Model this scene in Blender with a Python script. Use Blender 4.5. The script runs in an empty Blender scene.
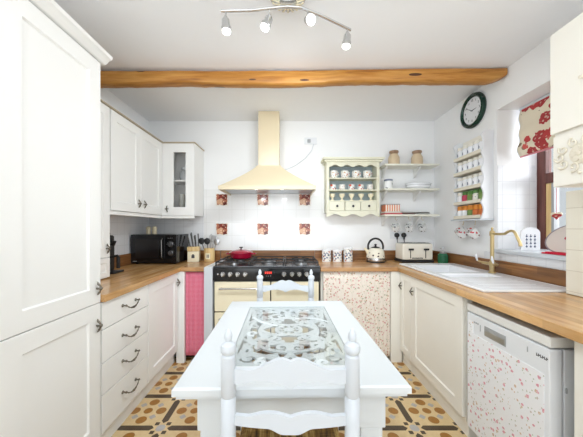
import bpy, bmesh, math, random
from mathutils import Matrix, Vector
random.seed(7)
PI = math.pi
scene = bpy.context.scene
COL = scene.collection

# ------------------------------------------------------------------ camera, light, exposure
F = 265.0                                   # focal length in px of the 583 px wide frame
cd = bpy.data.cameras.new('camera'); cam = bpy.data.objects.new('camera', cd); COL.objects.link(cam)
cam.location = (0, 0, 1.27); cam.rotation_euler = (PI/2, 0, 0)
cd.sensor_width = 36; cd.lens = F/583*36; cd.clip_start = 0.05
cd.shift_x = (291.5-288)/583; cd.shift_y = (228-218.5)/583
scene.camera = cam

world = bpy.data.worlds.new('daylight'); scene.world = world; world.use_nodes = True
wn = world.node_tree.nodes; wl = world.node_tree.links
bg = wn['Background']; bg.inputs['Color'].default_value = (0.88, 0.95, 1.0, 1); bg.inputs['Strength'].default_value = 0.6

def area(name, loc, rot, sx, sy, power, color=(1, 1, 1)):
    l = bpy.data.lights.new(name, 'AREA'); l.shape = 'RECTANGLE'; l.size = sx; l.size_y = sy
    l.energy = power; l.color = color
    o = bpy.data.objects.new(name, l); COL.objects.link(o); o.location = loc; o.rotation_euler = rot
    return o
sl = bpy.data.lights.new('fill_sun', 'SUN'); sl.energy = 0.95; sl.angle = math.radians(40); sl.color = (0.93, 0.97, 1.0)  # near-level sun lamp added as even fill from behind the camera
so = bpy.data.objects.new('fill_sun', sl); COL.objects.link(so); so.location = (0, -3, 3); so.rotation_euler = (math.radians(93), 0, 0)
area('ceiling_fill', (0.0, 0.1, 2.49), (0, 0, 0), 2.6, 2.0, 7, (0.95, 0.98, 1.0))  # added fill light under the ceiling, out of view; no fitting hangs there
area('upward_fill', (0.0, -1.2, 1.0), (math.radians(180), 0, 0), 2.6, 1.6, 62, (0.84, 0.93, 1.0))  # added fill light facing up behind the camera to brighten the ceiling
area('window_daylight', (2.4, 1.85, 1.75), (0, PI/2, 0), 1.1, 0.9, 16, (0.92, 0.96, 1.0))

vs = scene.view_settings
vs.view_transform = 'Standard'; vs.look = 'None'; vs.gamma = 1; vs.use_curve_mapping = False
vs.exposure = 0.2

# ------------------------------------------------------------------ materials
def lin(c):
    out = []
    for v in c:
        v /= 255.0
        out.append(v/12.92 if v <= 0.04045 else ((v+0.055)/1.055)**2.4)
    return (out[0], out[1], out[2], 1)

class NT:
    """small helper around one node tree"""
    def __init__(s, name, rough=0.5, metal=0.0):
        s.m = bpy.data.materials.new(name); s.m.use_nodes = True
        s.t = s.m.node_tree; s.n = s.t.nodes; s.l = s.t.links
        s.b = s.n['Principled BSDF']
        s.b.inputs['Roughness'].default_value = rough; s.b.inputs['Metallic'].default_value = metal
    def new(s, t): return s.n.new(t)
    def put(s, sock, v):
        if isinstance(v, bpy.types.NodeSocket): s.l.new(v, sock)
        else: sock.default_value = v
    def M(s, op, a, b=0.0, c=None):
        x = s.new('ShaderNodeMath'); x.operation = op; s.put(x.inputs[0], a); s.put(x.inputs[1], b)
        if c is not None: s.put(x.inputs[2], c)
        return x.outputs[0]
    def xyz(s):
        tc = s.new('ShaderNodeTexCoord'); sp = s.new('ShaderNodeSeparateXYZ'); s.l.new(tc.outputs['Object'], sp.inputs[0])
        return sp.outputs[0], sp.outputs[1], sp.outputs[2]
    def vec(s, scale=(1, 1, 1), loc=(0, 0, 0)):
        tc = s.new('ShaderNodeTexCoord'); mp = s.new('ShaderNodeMapping')
        mp.inputs['Scale'].default_value = scale; mp.inputs['Location'].default_value = loc
        s.l.new(tc.outputs['Object'], mp.inputs[0]); return mp.outputs[0]
    def mix(s, f, a, b):
        x = s.new('ShaderNodeMix'); x.data_type = 'RGBA'; s.put(x.inputs[0], f); s.put(x.inputs[6], a); s.put(x.inputs[7], b)
        return x.outputs[2]
    def noise(s, vec, scale, detail=3, dist=0.0, rough=0.55):
        x = s.new('ShaderNodeTexNoise'); s.l.new(vec, x.inputs['Vector']); x.inputs['Scale'].default_value = scale
        x.inputs['Detail'].default_value = detail; x.inputs['Distortion'].default_value = dist; x.inputs['Roughness'].default_value = rough
        return x.outputs['Fac']
    def vor(s, vec, scale, rnd=1.0):
        x = s.new('ShaderNodeTexVoronoi'); s.l.new(vec, x.inputs['Vector']); x.inputs['Scale'].default_value = scale
        x.inputs['Randomness'].default_value = rnd
        return x.outputs['Distance'], x.outputs['Color']
    def ramp(s, f, stops, const=False):
        x = s.new('ShaderNodeValToRGB'); s.put(x.inputs[0], f); e = x.color_ramp.elements
        if const: x.color_ramp.interpolation = 'CONSTANT'
        while len(e) < len(stops): e.new(0.5)
        for i, (p, c) in enumerate(stops): e[i].position = p; e[i].color = c
        return x.outputs[0]
    def bump(s, h, strength=0.2, dist=0.01):
        x = s.new('ShaderNodeBump'); s.put(x.inputs['Height'], h); x.inputs['Strength'].default_value = strength
        x.inputs['Distance'].default_value = dist; s.l.new(x.outputs[0], s.b.inputs['Normal'])
    def col(s, v): s.put(s.b.inputs['Base Color'], v)

def plain(name, c, rough=0.5, metal=0.0, var=0.03, bump=0.0, bs=60, coat=0.0):
    t = NT(name, rough, metal); v = t.vec(); base = lin(c)
    lo = tuple(x*(1-var) for x in base[:3])+(1,); hi = tuple(min(1, x*(1+var)) for x in base[:3])+(1,)
    t.col(t.mix(t.noise(v, 9.0), lo, hi))
    if bump: t.bump(t.noise(v, bs), bump, 0.004)
    if coat: t.b.inputs['Coat Weight'].default_value = coat
    return t.m

def wood(name, c1, c2, c3, axis=0, rough=0.35, plank=None, scale=1.0):
    t = NT(name, rough)
    sc = [26*scale]*3; sc[axis] = 2.2*scale
    v = t.vec(tuple(sc)); n = t.noise(v, 1.0, 5, 0.6); sc2 = [110*scale]*3; sc2[axis] = 5*scale
    n2 = t.noise(t.vec(tuple(sc2)), 1.0, 3)
    f = t.M('ADD', t.M('MULTIPLY', n, 0.75), t.M('MULTIPLY', n2, 0.25))
    c = t.ramp(f, [(0.33, lin(c1)), (0.5, lin(c2)), (0.66, lin(c3))])
    if plank:
        p = t.xyz()[plank[0]]; k = t.M('FLOOR', t.M('DIVIDE', p, plank[1]))
        al = t.xyz()[axis]
        wn_ = t.new('ShaderNodeTexWhiteNoise'); wn_.noise_dimensions = '2D'
        cb = t.new('ShaderNodeCombineXYZ'); t.l.new(k, cb.inputs[0])
        t.l.new(t.M('FLOOR', t.M('ADD', t.M('DIVIDE', al, 0.55), t.M('MULTIPLY', k, 0.37))), cb.inputs[1])
        t.l.new(cb.outputs[0], wn_.inputs['Vector'])
        c = t.mix(t.M('MULTIPLY', wn_.outputs['Value'], 0.45), c, lin(tuple(x*0.72 for x in c1)))
    t.col(c); t.bump(f, 0.08, 0.003)
    return t.m

def floral(name, base, cols, scale, r=0.3, leaf=None, rough=0.8, bump=0.0, r2=0.22):
    t = NT(name, rough); v = t.vec()
    nz = t.new('ShaderNodeTexNoise'); t.l.new(v, nz.inputs['Vector']); nz.inputs['Scale'].default_value = scale*2.5
    ad = t.new('ShaderNodeVectorMath'); ad.operation = 'MULTIPLY_ADD'; t.l.new(nz.outputs['Color'], ad.inputs[0])
    ad.inputs[1].default_value = (0.45/scale,)*3; t.l.new(v, ad.inputs[2])
    d, c = t.vor(ad.outputs[0], scale); sp = t.new('ShaderNodeSeparateColor'); t.l.new(c, sp.inputs[0])
    n = len(cols); fc = t.ramp(sp.outputs[0], [(i/n, lin(k)) for i, k in enumerate(cols)], True)
    out = lin(base)
    if leaf:
        d2, c2 = t.vor(t.vec((1, 1, 1), (3.3, 1.7, 2.1)), scale*1.25)
        out = t.mix(t.M('LESS_THAN', d2, r2), out, lin(leaf))
    out = t.mix(t.M('LESS_THAN', d, r), out, fc)
    d3, c3 = t.vor(v, scale*4.0)
    inner = t.M('MULTIPLY', t.M('LESS_THAN', d, r*0.7), t.M('LESS_THAN', d3, 0.33))
    out = t.mix(t.M('MULTIPLY', inner, 0.55), out, lin(base))
    t.col(out)
    return t.m

def tilemat(name, c, grout, size, ax=(0, 2), off=(0, 0), rough=0.18, gw=0.02):
    t = NT(name, rough); p = t.xyz()
    def edge(a, o):
        f = t.M('FRACT', t.M('DIVIDE', t.M('ADD', p[a], o+100*size), size))
        return t.M('MINIMUM', f, t.M('SUBTRACT', 1.0, f))
    e = t.M('MINIMUM', edge(ax[0], off[0]), edge(ax[1], off[1]))
    g = t.M('LESS_THAN', e, gw)
    t.col(t.mix(g, lin(c), lin(grout)))
    t.bump(t.M('MINIMUM', e, gw*2), 0.3, 0.02)
    return t.m

def glass(name, tint=(1, 1, 1), alpha=0.12, rough=0.02):
    t = NT(name, rough); out = t.n['Material Output']
    tr = t.new('ShaderNodeBsdfTransparent'); tr.inputs[0].default_value = tint+(1,)
    gl = t.new('ShaderNodeBsdfGlossy'); gl.inputs['Roughness'].default_value = rough
    mx = t.new('ShaderNodeMixShader')
    lw = t.new('ShaderNodeLayerWeight'); lw.inputs[0].default_value = 0.35
    lw.inputs[0].default_value = 0.22; t.l.new(t.M('ADD', t.M('MULTIPLY', lw.outputs['Fresnel'], 0.38), alpha*0.05), mx.inputs[0])
    t.l.new(tr.outputs[0], mx.inputs[1]); t.l.new(gl.outputs[0], mx.inputs[2]); t.l.new(mx.outputs[0], out.inputs[0])
    return t.m

M = {}
M['wall'] = plain('wall_paint', (249, 249, 249), 0.75, var=0.012, bump=0.08, bs=40)
M['ceiling'] = plain('ceiling_paint', (249, 249, 250), 0.8, var=0.012, bump=0.06, bs=25)
M['cab'] = plain('ivory_cabinet_paint', (249, 248, 245), 0.38, var=0.008)
M['cabr'] = plain('cream_cabinet_paint', (249, 245, 235), 0.38, var=0.008)
M['appl'] = plain('white_appliance_enamel', (238, 240, 243), 0.3, var=0.01)
M['shelfp'] = plain('cream_shelf_paint', (240, 238, 224), 0.5, var=0.01)
M['knifeh'] = plain('dark_knife_steel', (96, 94, 92), 0.35, 0.6)
M['edge'] = plain('tan_edge_strip', (206, 190, 164), 0.5)
M['white'] = plain('white_gloss_paint', (212, 217, 223), 0.32, var=0.01)
M['lacquer'] = plain('white_table_lacquer', (218, 222, 224), 0.28, var=0.01, coat=0.2)
M['cream'] = plain('cream_enamel', (246, 235, 205), 0.22, var=0.01)
M['hood'] = plain('cream_hood_enamel', (228, 212, 180), 0.3, var=0.01)
M['black'] = plain('black_gloss_enamel', (22, 22, 24), 0.12, var=0.1)
M['matblack'] = plain('black_cast_iron', (30, 30, 32), 0.5, var=0.15, bump=0.1)
M['chrome'] = plain('brushed_chrome', (205, 205, 205), 0.22, 1.0)
M['steel'] = plain('stainless_steel', (190, 192, 195), 0.32, 1.0)
M['pewter'] = plain('aged_pewter', (120, 114, 104), 0.38, 0.9, var=0.2)
M['brass'] = plain('aged_brass', (204, 182, 134), 0.32, 0.8, var=0.1)
M['ceramic'] = plain('white_ceramic', (246, 247, 250), 0.12, var=0.005)
M['pot'] = plain('crimson_enamel', (150, 6, 42), 0.15, var=0.06, coat=0.4)
M['green'] = plain('dark_green_plastic', (12, 50, 38), 0.25, var=0.08)
M['jargreen'] = plain('green_glass', (44, 110, 78), 0.15, var=0.1)
M['face'] = plain('clock_paper', (238, 238, 240), 0.6)
M['stone'] = plain('stoneware_glaze', (214, 192, 160), 0.35, var=0.06)
M['cork'] = plain('brown_salt_glaze', (160, 128, 100), 0.4, var=0.15)
M['greencream'] = plain('distressed_pale_green_paint', (232, 230, 208), 0.55, var=0.08, bump=0.1)
M['blueback'] = plain('blue_grey_backing', (172, 186, 190), 0.6, var=0.08)
M['rust'] = wood('window_red_brown_wood', (74, 38, 32), (98, 52, 44), (118, 68, 58), 2, 0.35)
M['oakL'] = wood('oak_worktop', (190, 138, 80), (220, 172, 114), (236, 196, 146), 1, 0.22, (0, 0.045))
M['oakB'] = wood('oak_worktop_across', (172, 120, 74), (204, 156, 106), (222, 180, 132), 0, 0.22, (1, 0.045))
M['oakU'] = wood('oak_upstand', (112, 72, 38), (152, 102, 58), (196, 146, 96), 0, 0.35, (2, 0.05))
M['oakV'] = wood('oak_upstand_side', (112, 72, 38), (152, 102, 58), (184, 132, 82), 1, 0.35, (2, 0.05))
M['beech'] = wood('pale_beech', (206, 170, 110), (224, 192, 134), (236, 210, 158), 2, 0.4)
M['red'] = plain('red_cloth', (214, 30, 62), 0.8, var=0.05)
M['bulb'] = NT('warm_bulb').m
M['charcoal'] = plain('charcoal_print', (58, 58, 64), 0.6)
M['blueink'] = plain('blue_print', (60, 74, 110), 0.6)
M['greyplas'] = plain('grey_plastic', (170, 172, 174), 0.35)
M['applique'] = plain('cream_resin_ornament', (234, 226, 208), 0.6, var=0.05)
def emit(m, c, s):
    b = m.node_tree.nodes['Principled BSDF']; b.inputs['Emission Color'].default_value = c; b.inputs['Emission Strength'].default_value = s
emit(M['bulb'], (1, 0.99, 0.96, 1), 6.0)
M['led'] = NT('red_display').m; M['led'].node_tree.nodes['Principled BSDF'].inputs['Base Color'].default_value = (0.25, 0.01, 0.01, 1)
emit(M['led'], (1, 0.05, 0.03, 1), 1.2)
M['glass'] = glass('clear_glass'); M['tglass'] = glass('table_glass', (0.99, 1.0, 0.995), 0.1)
M['dglass'] = plain('dark_oven_glass', (34, 33, 34), 0.06, var=0.1)
M['floralc'] = floral('small_rose_print_cotton', (243, 232, 220), [(214, 150, 146), (200, 160, 128), (220, 168, 160), (180, 178, 150)], 44, 0.33, (196, 196, 170), r2=0.2)
M['floraldw'] = floral('small_rose_print_vinyl', (250, 250, 252), [(226, 160, 174), (218, 188, 160), (232, 186, 196), (212, 200, 194)], 38, 0.27, (196, 200, 180), 0.35, r2=0.16)
M['florblind'] = floral('large_red_flower_print', (232, 220, 196), [(190, 62, 62), (206, 92, 84), (172, 56, 58)], 9.5, 0.44, (140, 120, 96), 0.85, r2=0.24)
M['florpot'] = floral('painted_flower_ceramic', (240, 236, 228), [(190, 60, 50), (50, 60, 90), (210, 150, 60), (60, 110, 70)], 42, 0.3, (110, 130, 150), 0.15)
M['dotmug'] = floral('dark_swirl_mug_print', (244, 244, 242), [(60, 60, 70), (90, 70, 60)], 30, 0.27, None, 0.15)
M['redmug'] = floral('red_sprig_mug_print', (244, 242, 240), [(200, 50, 60), (120, 40, 60)], 28, 0.27, (120, 140, 110), 0.15)
M['bluebird'] = floral('blue_and_rust_print_tin', (240, 238, 232), [(84, 104, 140), (180, 80, 60), (70, 70, 80)], 46, 0.42, (120, 140, 160), 0.25)
M['tileW'] = tilemat('white_wall_tiles', (244, 244, 243), (234, 234, 232), 0.15, (0, 2), (-0.695+0.0, -1.183))
M['tileY'] = tilemat('white_side_tiles', (238, 239, 242), (224, 225, 228), 0.11, (1, 2), (0.01, 0.0))
M['tileX'] = tilemat('white_reveal_tiles', (240, 241, 243), (226, 227, 230), 0.11, (0, 2), (0.01, 0.0))
M['tileP'] = tilemat('cream_pier_tiles', (238, 233, 218), (218, 211, 194), 0.115, (1, 2), (0.0, 0.0))
M['tilePx'] = tilemat('cream_pier_tiles_end', (238, 233, 218), (218, 211, 194), 0.115, (0, 2), (0.0, 0.0))

def gingham():
    t = NT('pink_gingham_cotton', 0.85); x, y, z = t.xyz(); s = 0.012
    a = t.M('LESS_THAN', t.M('FRACT', t.M('DIVIDE', t.M('ADD', x, 50.0), s)), 0.5)
    b = t.M('LESS_THAN', t.M('FRACT', t.M('DIVIDE', t.M('ADD', z, 50.0), s)), 0.5)
    f = t.M('MULTIPLY', t.M('ADD', a, b), 0.5)
    t.col(t.ramp(f, [(0.0, lin((240, 176, 190))), (0.5, lin((228, 110, 138))), (1.0, lin((212, 72, 106)))]))
    return t.m
M['gingham'] = gingham()

def rush():
    t = NT('woven_rush', 0.8)
    v = t.vec((9, 90, 90)); n = t.noise(v, 1.0, 4, 0.4)
    n2 = t.noise(t.vec((70, 6, 70)), 1.0, 4)
    f = t.M('ADD', t.M('MULTIPLY', n, 0.3), t.M('MULTIPLY', n2, 0.7))
    t.col(t.ramp(f, [(0.36, lin((70, 48, 18))), (0.5, lin((150, 112, 52))), (0.62, lin((206, 172, 104)))]))
    t.bump(f, 0.6, 0.01)
    return t.m
M['rush'] = rush()

def fruit_tile():
    t = NT('painted_fruit_tile', 0.15); v = t.vec()
    d, c = t.vor(v, 24.0); sp = t.new('ShaderNodeSeparateColor'); t.l.new(c, sp.inputs[0])
    base = t.ramp(sp.outputs[0], [(0, lin((140, 60, 48))), (0.3, lin((178, 110, 84))), (0.5, lin((110, 50, 44))), (0.7, lin((214, 168, 134))), (0.82, lin((84, 50, 38)))], True)
    base = t.mix(t.M('LESS_THAN', d, 0.2), base, lin((240, 206, 176)))
    n = t.noise(v, 14.0, 3)
    x, y, z = t.xyz()
    rr = t.M('MAXIMUM', t.M('ABSOLUTE', x), t.M('ABSOLUTE', z))
    m = t.M('GREATER_THAN', t.M('ADD', rr, t.M('MULTIPLY', n, 0.04)), 0.083)
    t.col(t.mix(m, base, lin((240, 236, 228))))
    return t.m
M['fruit'] = fruit_tile()

def floor_mat():
    t = NT('encaustic_floor_tiles', 0.35); x, y, z = t.xyz(); P = 0.3225; Q = 0.318
    u = t.M('FRACT', t.M('DIVIDE', t.M('ADD', x, 0.81+30*P), P)); w = t.M('FRACT', t.M('DIVIDE', t.M('ADD', y, -1.683+30*Q), Q))
    dx = t.M('MINIMUM', u, t.M('SUBTRACT', 1.0, u)); dy = t.M('MINIMUM', w, t.M('SUBTRACT', 1.0, w))
    def AND(a, b): return t.M('MULTIPLY', a, b)
    def dist(cx, cy, kx=1.0):
        a = t.M('SUBTRACT', dx, cx); b = t.M('SUBTRACT', dy, cy)
        return t.M('SQRT', t.M('ADD', t.M('MULTIPLY', a, a), t.M('MULTIPLY', b, b)))
    nz = t.noise(t.vec(), 40.0, 3)
    cream = t.mix(nz, lin((214, 184, 132)), lin((232, 208, 164)))
    ochre = t.mix(nz, lin((144, 94, 34)), lin((182, 130, 62)))
    dark = t.mix(nz, lin((62, 50, 36)), lin((92, 76, 58)))
    grey = t.mix(nz, lin((166, 160, 156)), lin((194, 190, 190)))
    c = cream
    for (a, b, r) in ((0.5, 0.22, 0.105), (0.22, 0.5, 0.105), (0.5, 0.5, 0.09)):
        c = t.mix(t.M('LESS_THAN', dist(a, b), r), c, ochre)
    gd = t.M('ADD', t.M('ABSOLUTE', t.M('SUBTRACT', dx, 0.315)), t.M('ABSOLUTE', t.M('SUBTRACT', dy, 0.315)))
    c = t.mix(t.M('LESS_THAN', gd, 0.075), c, grey)
    for (p, q) in ((dx, dy), (dy, dx)):
        c = t.mix(AND(t.M('LESS_THAN', q, 0.066), t.M('GREATER_THAN', t.M('SUBTRACT', p, q), 0.13)), c, dark)
    sq = t.M('MAXIMUM', t.M('ABSOLUTE', t.M('SUBTRACT', dx, 0.115)), t.M('ABSOLUTE', t.M('SUBTRACT', dy, 0.115)))
    c = t.mix(t.M('LESS_THAN', sq, 0.042), c, dark)
    oc = AND(t.M('LESS_THAN', t.M('MAXIMUM', dx, dy), 0.085), t.M('LESS_THAN', t.M('ADD', dx, dy), 0.125))
    c = t.mix(oc, c, grey)
    t.col(c); return t.m
M['floor'] = floor_mat()

def beam_mat():
    t = NT('old_pine_beam', 0.45)
    n = t.noise(t.vec((1.5, 22, 22)), 1.0, 5, 1.2); n2 = t.noise(t.vec((5, 60, 60)), 1.0, 4)
    f = t.M('ADD', t.M('MULTIPLY', n, 0.65), t.M('MULTIPLY', n2, 0.35))
    c = t.ramp(f, [(0.3, lin((112, 62, 16))), (0.47, lin((176, 116, 44))), (0.68, lin((206, 152, 78)))])
    d, cc = t.vor(t.vec((3, 14, 14)), 1.0); c = t.mix(t.M('LESS_THAN', d, 0.16), c, lin((70, 34, 10)))
    t.col(c); t.bump(f, 0.35, 0.01); return t.m
M['beam'] = beam_mat()

# ------------------------------------------------------------------ mesh helpers
def frame(o, n):
    """matrix whose local x runs along the face, y up, z out of the face along n"""
    w = Vector(n).normalized(); v = Vector((0, 0, 1)); u = v.cross(w)
    m = Matrix((u, v, w)).transposed().to_4x4(); m.translation = Vector(o); return m

class MB:
    def __init__(s, mtx=None): s.bm = bmesh.new(); s.M = mtx or Matrix()
    def P(s, p): return s.M @ Vector(p)
    def faces(s, pts, fs, mi=0, smooth=False):
        vv = [s.bm.verts.new(s.P(p)) for p in pts]; out = []
        for f in fs:
            try: k = s.bm.faces.new([vv[i] for i in f])
            except ValueError: continue
            k.material_index = mi; out.append(k)
        return vv, out
    def box(s, a, b, bev=0.0, mi=0, seg=2):
        x0, y0, z0 = [min(p, q) for p, q in zip(a, b)]; x1, y1, z1 = [max(p, q) for p, q in zip(a, b)]
        pts = [(x0, y0, z0), (x1, y0, z0), (x1, y1, z0), (x0, y1, z0), (x0, y0, z1), (x1, y0, z1), (x1, y1, z1), (x0, y1, z1)]
        vv, ff = s.faces(pts, [(0, 3, 2, 1), (4, 5, 6, 7), (0, 1, 5, 4), (1, 2, 6, 5), (2, 3, 7, 6), (3, 0, 4, 7)], mi)
        if bev:
            ed = set(e for f in ff for e in f.edges)
            bmesh.ops.bevel(s.bm, geom=list(ed), offset=bev, segments=seg, profile=0.5, affect='EDGES', clamp_overlap=True, material=mi)
        return s
    def lathe(s, prof, c=(0, 0, 0), seg=24, axis='z', mi=0):
        """prof: (radius, height) list; closed at ends when radius is 0"""
        def pt(r, h, a):
            x, y = r*math.cos(a), r*math.sin(a)
            q = {'z': (x, y, h), 'y': (x, h, y), 'x': (h, x, y)}[axis]
            return (c[0]+q[0], c[1]+q[1], c[2]+q[2])
        rings = []
        for r, h in prof:
            if r < 1e-6: rings.append([s.bm.verts.new(s.P(pt(0, h, 0)))])
            else: rings.append([s.bm.verts.new(s.P(pt(r, h, 2*PI*i/seg))) for i in range(seg)])
        for A, B in zip(rings, rings[1:]):
            for i in range(seg):
                j = (i+1) % seg
                if len(A) == 1 and len(B) == 1: continue
                if len(A) == 1: vs_ = (A[0], B[i], B[j])
                elif len(B) == 1: vs_ = (A[i], B[0], A[j])
                else: vs_ = (A[i], B[i], B[j], A[j])
                s.bm.faces.new(vs_).material_index = mi
        for R in (rings[0], rings[-1]):
            if len(R) > 1: s.bm.faces.new(R).material_index = mi
        return s
    def cyl(s, c, r, h, seg=24, axis='z', mi=0, r2=None):
        return s.lathe([(r, 0), (r if r2 is None else r2, h)], c, seg, axis, mi)
    def tube(s, pts, r, seg=8, mi=0, closed=False, flat=1.0):
        pts = [Vector(p) for p in pts]; n = len(pts); rr = r if isinstance(r, (list, tuple)) else [r]*n
        up = None; rings = []
        for i in range(n):
            if closed: t = pts[(i+1) % n]-pts[i-1]
            else: t = pts[min(i+1, n-1)]-pts[max(i-1, 0)]
            t.normalize()
            if up is None: up = Vector((0, 0, 1)) if abs(t.z) < 0.9 else Vector((1, 0, 0))
            a = t.cross(up)
            if a.length < 1e-5: a = t.orthogonal()
            a.normalize(); b = a.cross(t); up = b
            rings.append([s.bm.verts.new(s.P(pts[i]+a*rr[i]*math.cos(2*PI*k/seg)+b*rr[i]*flat*math.sin(2*PI*k/seg))) for k in range(seg)])
        rg = range(n) if closed else range(n-1)
        for i in rg:
            A, B = rings[i], rings[(i+1) % n]
            for k in range(seg):
                l = (k+1) % seg; s.bm.faces.new((A[k], A[l], B[l], B[k])).material_index = mi
        if not closed:
            for R in (rings[0], rings[-1]): s.bm.faces.new(R).material_index = mi
        return s
    def prism(s, poly, z0, z1, mi=0):
        """poly in local x,y extruded along local z"""
        n = len(poly); pts = [(x, y, z0) for x, y in poly]+[(x, y, z1) for x, y in poly]
        s.faces(pts, [tuple(range(n))[::-1], tuple(range(n, 2*n))]+[(i, (i+1) % n, n+(i+1) % n, n+i) for i in range(n)], mi)
        return s
    def strip(s, top, bot, z0, z1, mi=0):
        """board between two outlines (lists of x,y of equal length), thickness z0..z1"""
        n = len(top)
        pts = [(x, y, z0) for x, y in bot]+[(x, y, z0) for x, y in top]+[(x, y, z1) for x, y in bot]+[(x, y, z1) for x, y in top]
        fs = []
        for i in range(n-1):
            fs += [(i, n+i, n+i+1, i+1), (2*n+i, 2*n+i+1, 3*n+i+1, 3*n+i), (i, i+1, 2*n+i+1, 2*n+i), (n+i, 3*n+i, 3*n+i+1, n+i+1)]
        fs += [(0, 2*n, 3*n, n), (n-1, 2*n-1, 4*n-1, 3*n-1)]
        s.faces(pts, fs, mi); return s
    def shaker(s, u0, v0, u1, v1, t=0.02, fr=0.075, rec=0.009, hole=False, mi=0):
        i0, j0, i1, j1 = u0+fr, v0+fr, u1-fr, v1-fr; e = 0.006
        O = [(u0, v0), (u1, v0), (u1, v1), (u0, v1)]; I = [(i0, j0), (i1, j0), (i1, j1), (i0, j1)]
        J = [(i0+e, j0+e), (i1-e, j0+e), (i1-e, j1-e), (i0+e, j1-e)]
        b = 0.002; Ob = [(u0+b, v0+b), (u1-b, v0+b), (u1-b, v1-b), (u0+b, v1-b)]
        R = [[(x, y, 0) for x, y in O], [(x, y, t-b) for x, y in O], [(x, y, t) for x, y in Ob], [(x, y, t) for x, y in I]]
        R += [[(x, y, 0) for x, y in I]] if hole else [[(x, y, t-rec) for x, y in J]]
        pts = [p for r in R for p in r]; fs = []
        for k in range(len(R)-1):
            for i in range(4):
                j = (i+1) % 4; fs.append((4*k+i, 4*k+j, 4*k+4+j, 4*k+4+i))
        L = 4*(len(R)-1)
        if hole: fs += [(L+i, L+(i+1) % 4, (i+1) % 4, i) for i in range(4)]
        else: fs += [(L, L+1, L+2, L+3), (3, 2, 1, 0)]
        s.faces(pts, fs, mi); return s
    def build(s, name, mat, parent=None, at=None, smooth=35):
        off = Vector((0, 0, 0)); p = parent
        while p is not None: off += p.location; p = p.parent
        if at is not None: off = Vector(at)
        bmesh.ops.recalc_face_normals(s.bm, faces=s.bm.faces[:])
        for v in s.bm.verts: v.co -= off
        me = bpy.data.meshes.new(name); s.bm.to_mesh(me); s.bm.free()
        for m in (mat if isinstance(mat, (list, tuple)) else [mat]): me.materials.append(m)
        if smooth:
            for pl in me.polygons: pl.use_smooth = True
            me.set_sharp_from_angle(angle=math.radians(smooth))
        o = bpy.data.objects.new(name, me); COL.objects.link(o); o.parent = parent
        if smooth and len(me.polygons) < 400:
            wm = o.modifiers.new('weighted_normals', 'WEIGHTED_NORMAL'); wm.keep_sharp = True
        if at is not None and parent is None: o.location = at
        return o

def tag(o, label, cat, group=None, kind=None):
    o['label'] = label; o['category'] = cat
    if group: o['group'] = group
    if kind: o['kind'] = kind
    return o
def thing(name, label, cat, loc=(0, 0, 0), group=None):
    o = bpy.data.objects.new(name, None); COL.objects.link(o); o.location = loc; o.empty_display_size = 0.1
    return tag(o, label, cat, group)
def thick(o, t):
    m = o.modifiers.new('cloth_thickness', 'SOLIDIFY'); m.thickness = t; m.offset = 0; return o
def struct(o): o['kind'] = 'structure'; return o
def kids(o): return [c for c in bpy.data.objects if c.parent == o]
def dup(o, loc=None, rotz=None, label=None, parent=None):
    c = o.copy(); COL.objects.link(c); c.parent = parent
    if loc is not None: c.location = loc
    if rotz is not None: c.rotation_euler = (0, 0, rotz)
    if label: c['label'] = label
    for k in kids(o): dup(k, parent=c)
    return c
def BX(name, mat, parent, a, b, bev=0.002, mtx=None, **k):
    return MB(mtx).box(a, b, bev).build(name, mat, parent, **k)

XL, XR, YB, ZC = -1.63, 1.71, 3.10, 2.52
YF = -3.4                                   # the room opens behind the camera
WY0, WY1, WZ0, WZ1 = 1.50, 2.168, 1.10, 2.235

# ------------------------------------------------------------------ setting
struct(MB().box((XL-0.3, YF, -0.1), (XR+0.4, YB+0.2, 0)).build('floor', M['floor'], smooth=0))
struct(MB().box((XL-0.3, YF, ZC), (XR+0.4, YB+0.2, ZC+0.1)).build('ceiling', M['ceiling'], smooth=0))
struct(MB().box((XL-0.2, YF, 0), (XL, YB+0.2, ZC)).build('wall_left', M['wall'], smooth=0))
struct(MB().box((XL, YB, 0), (XR, YB+0.2, ZC)).build('wall_back', M['wall'], smooth=0))
b = MB()
b.box((XR, YF, 0), (XR+0.41, WY0, ZC)); b.box((XR, WY1, 0), (XR+0.41, YB+0.2, ZC))
b.box((XR, WY0, 0), (XR+0.41, WY1, WZ0-0.03)); b.box((XR, WY0, WZ1), (XR+0.41, WY1, ZC))
struct(b.build('wall_right', M['wall'], smooth=0))
wr = bpy.data.objects['wall_right']; wb = bpy.data.objects['wall_back']; wlft = bpy.data.objects['wall_left']
MB().box((-0.98, YB-0.006, 1.01), (0.42, YB, 1.72)).build('wall_tiles', M['tileW'], wb, smooth=0)
MB().box((XL+0.004, YB-0.006, 1.01), (-0.98, YB, 1.40)).build('wall_tiles', M['tileX'], wb, smooth=0)
MB().box((XL, 1.48, 1.01), (XL+0.006, YB-0.006, 1.40)).build('wall_tiles', M['tileY'], wlft, smooth=0)
MB().box((XR-0.006, 1.50, 1.01), (XR, 2.30, 1.068)).build('wall_tiles', M['tileY'], wr, smooth=0)
MB().box((XR+0.002, WY1-0.006, WZ0), (XR+0.31, WY1, 1.78)).build('reveal_tiles', M['tileX'], wr, smooth=0)
MB().box((XR-0.03, WY0+0.002, WZ0-0.03), (XR+0.32, WY1-0.001, WZ0), 0.006).build('window_sill', M['white'], wr)

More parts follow.
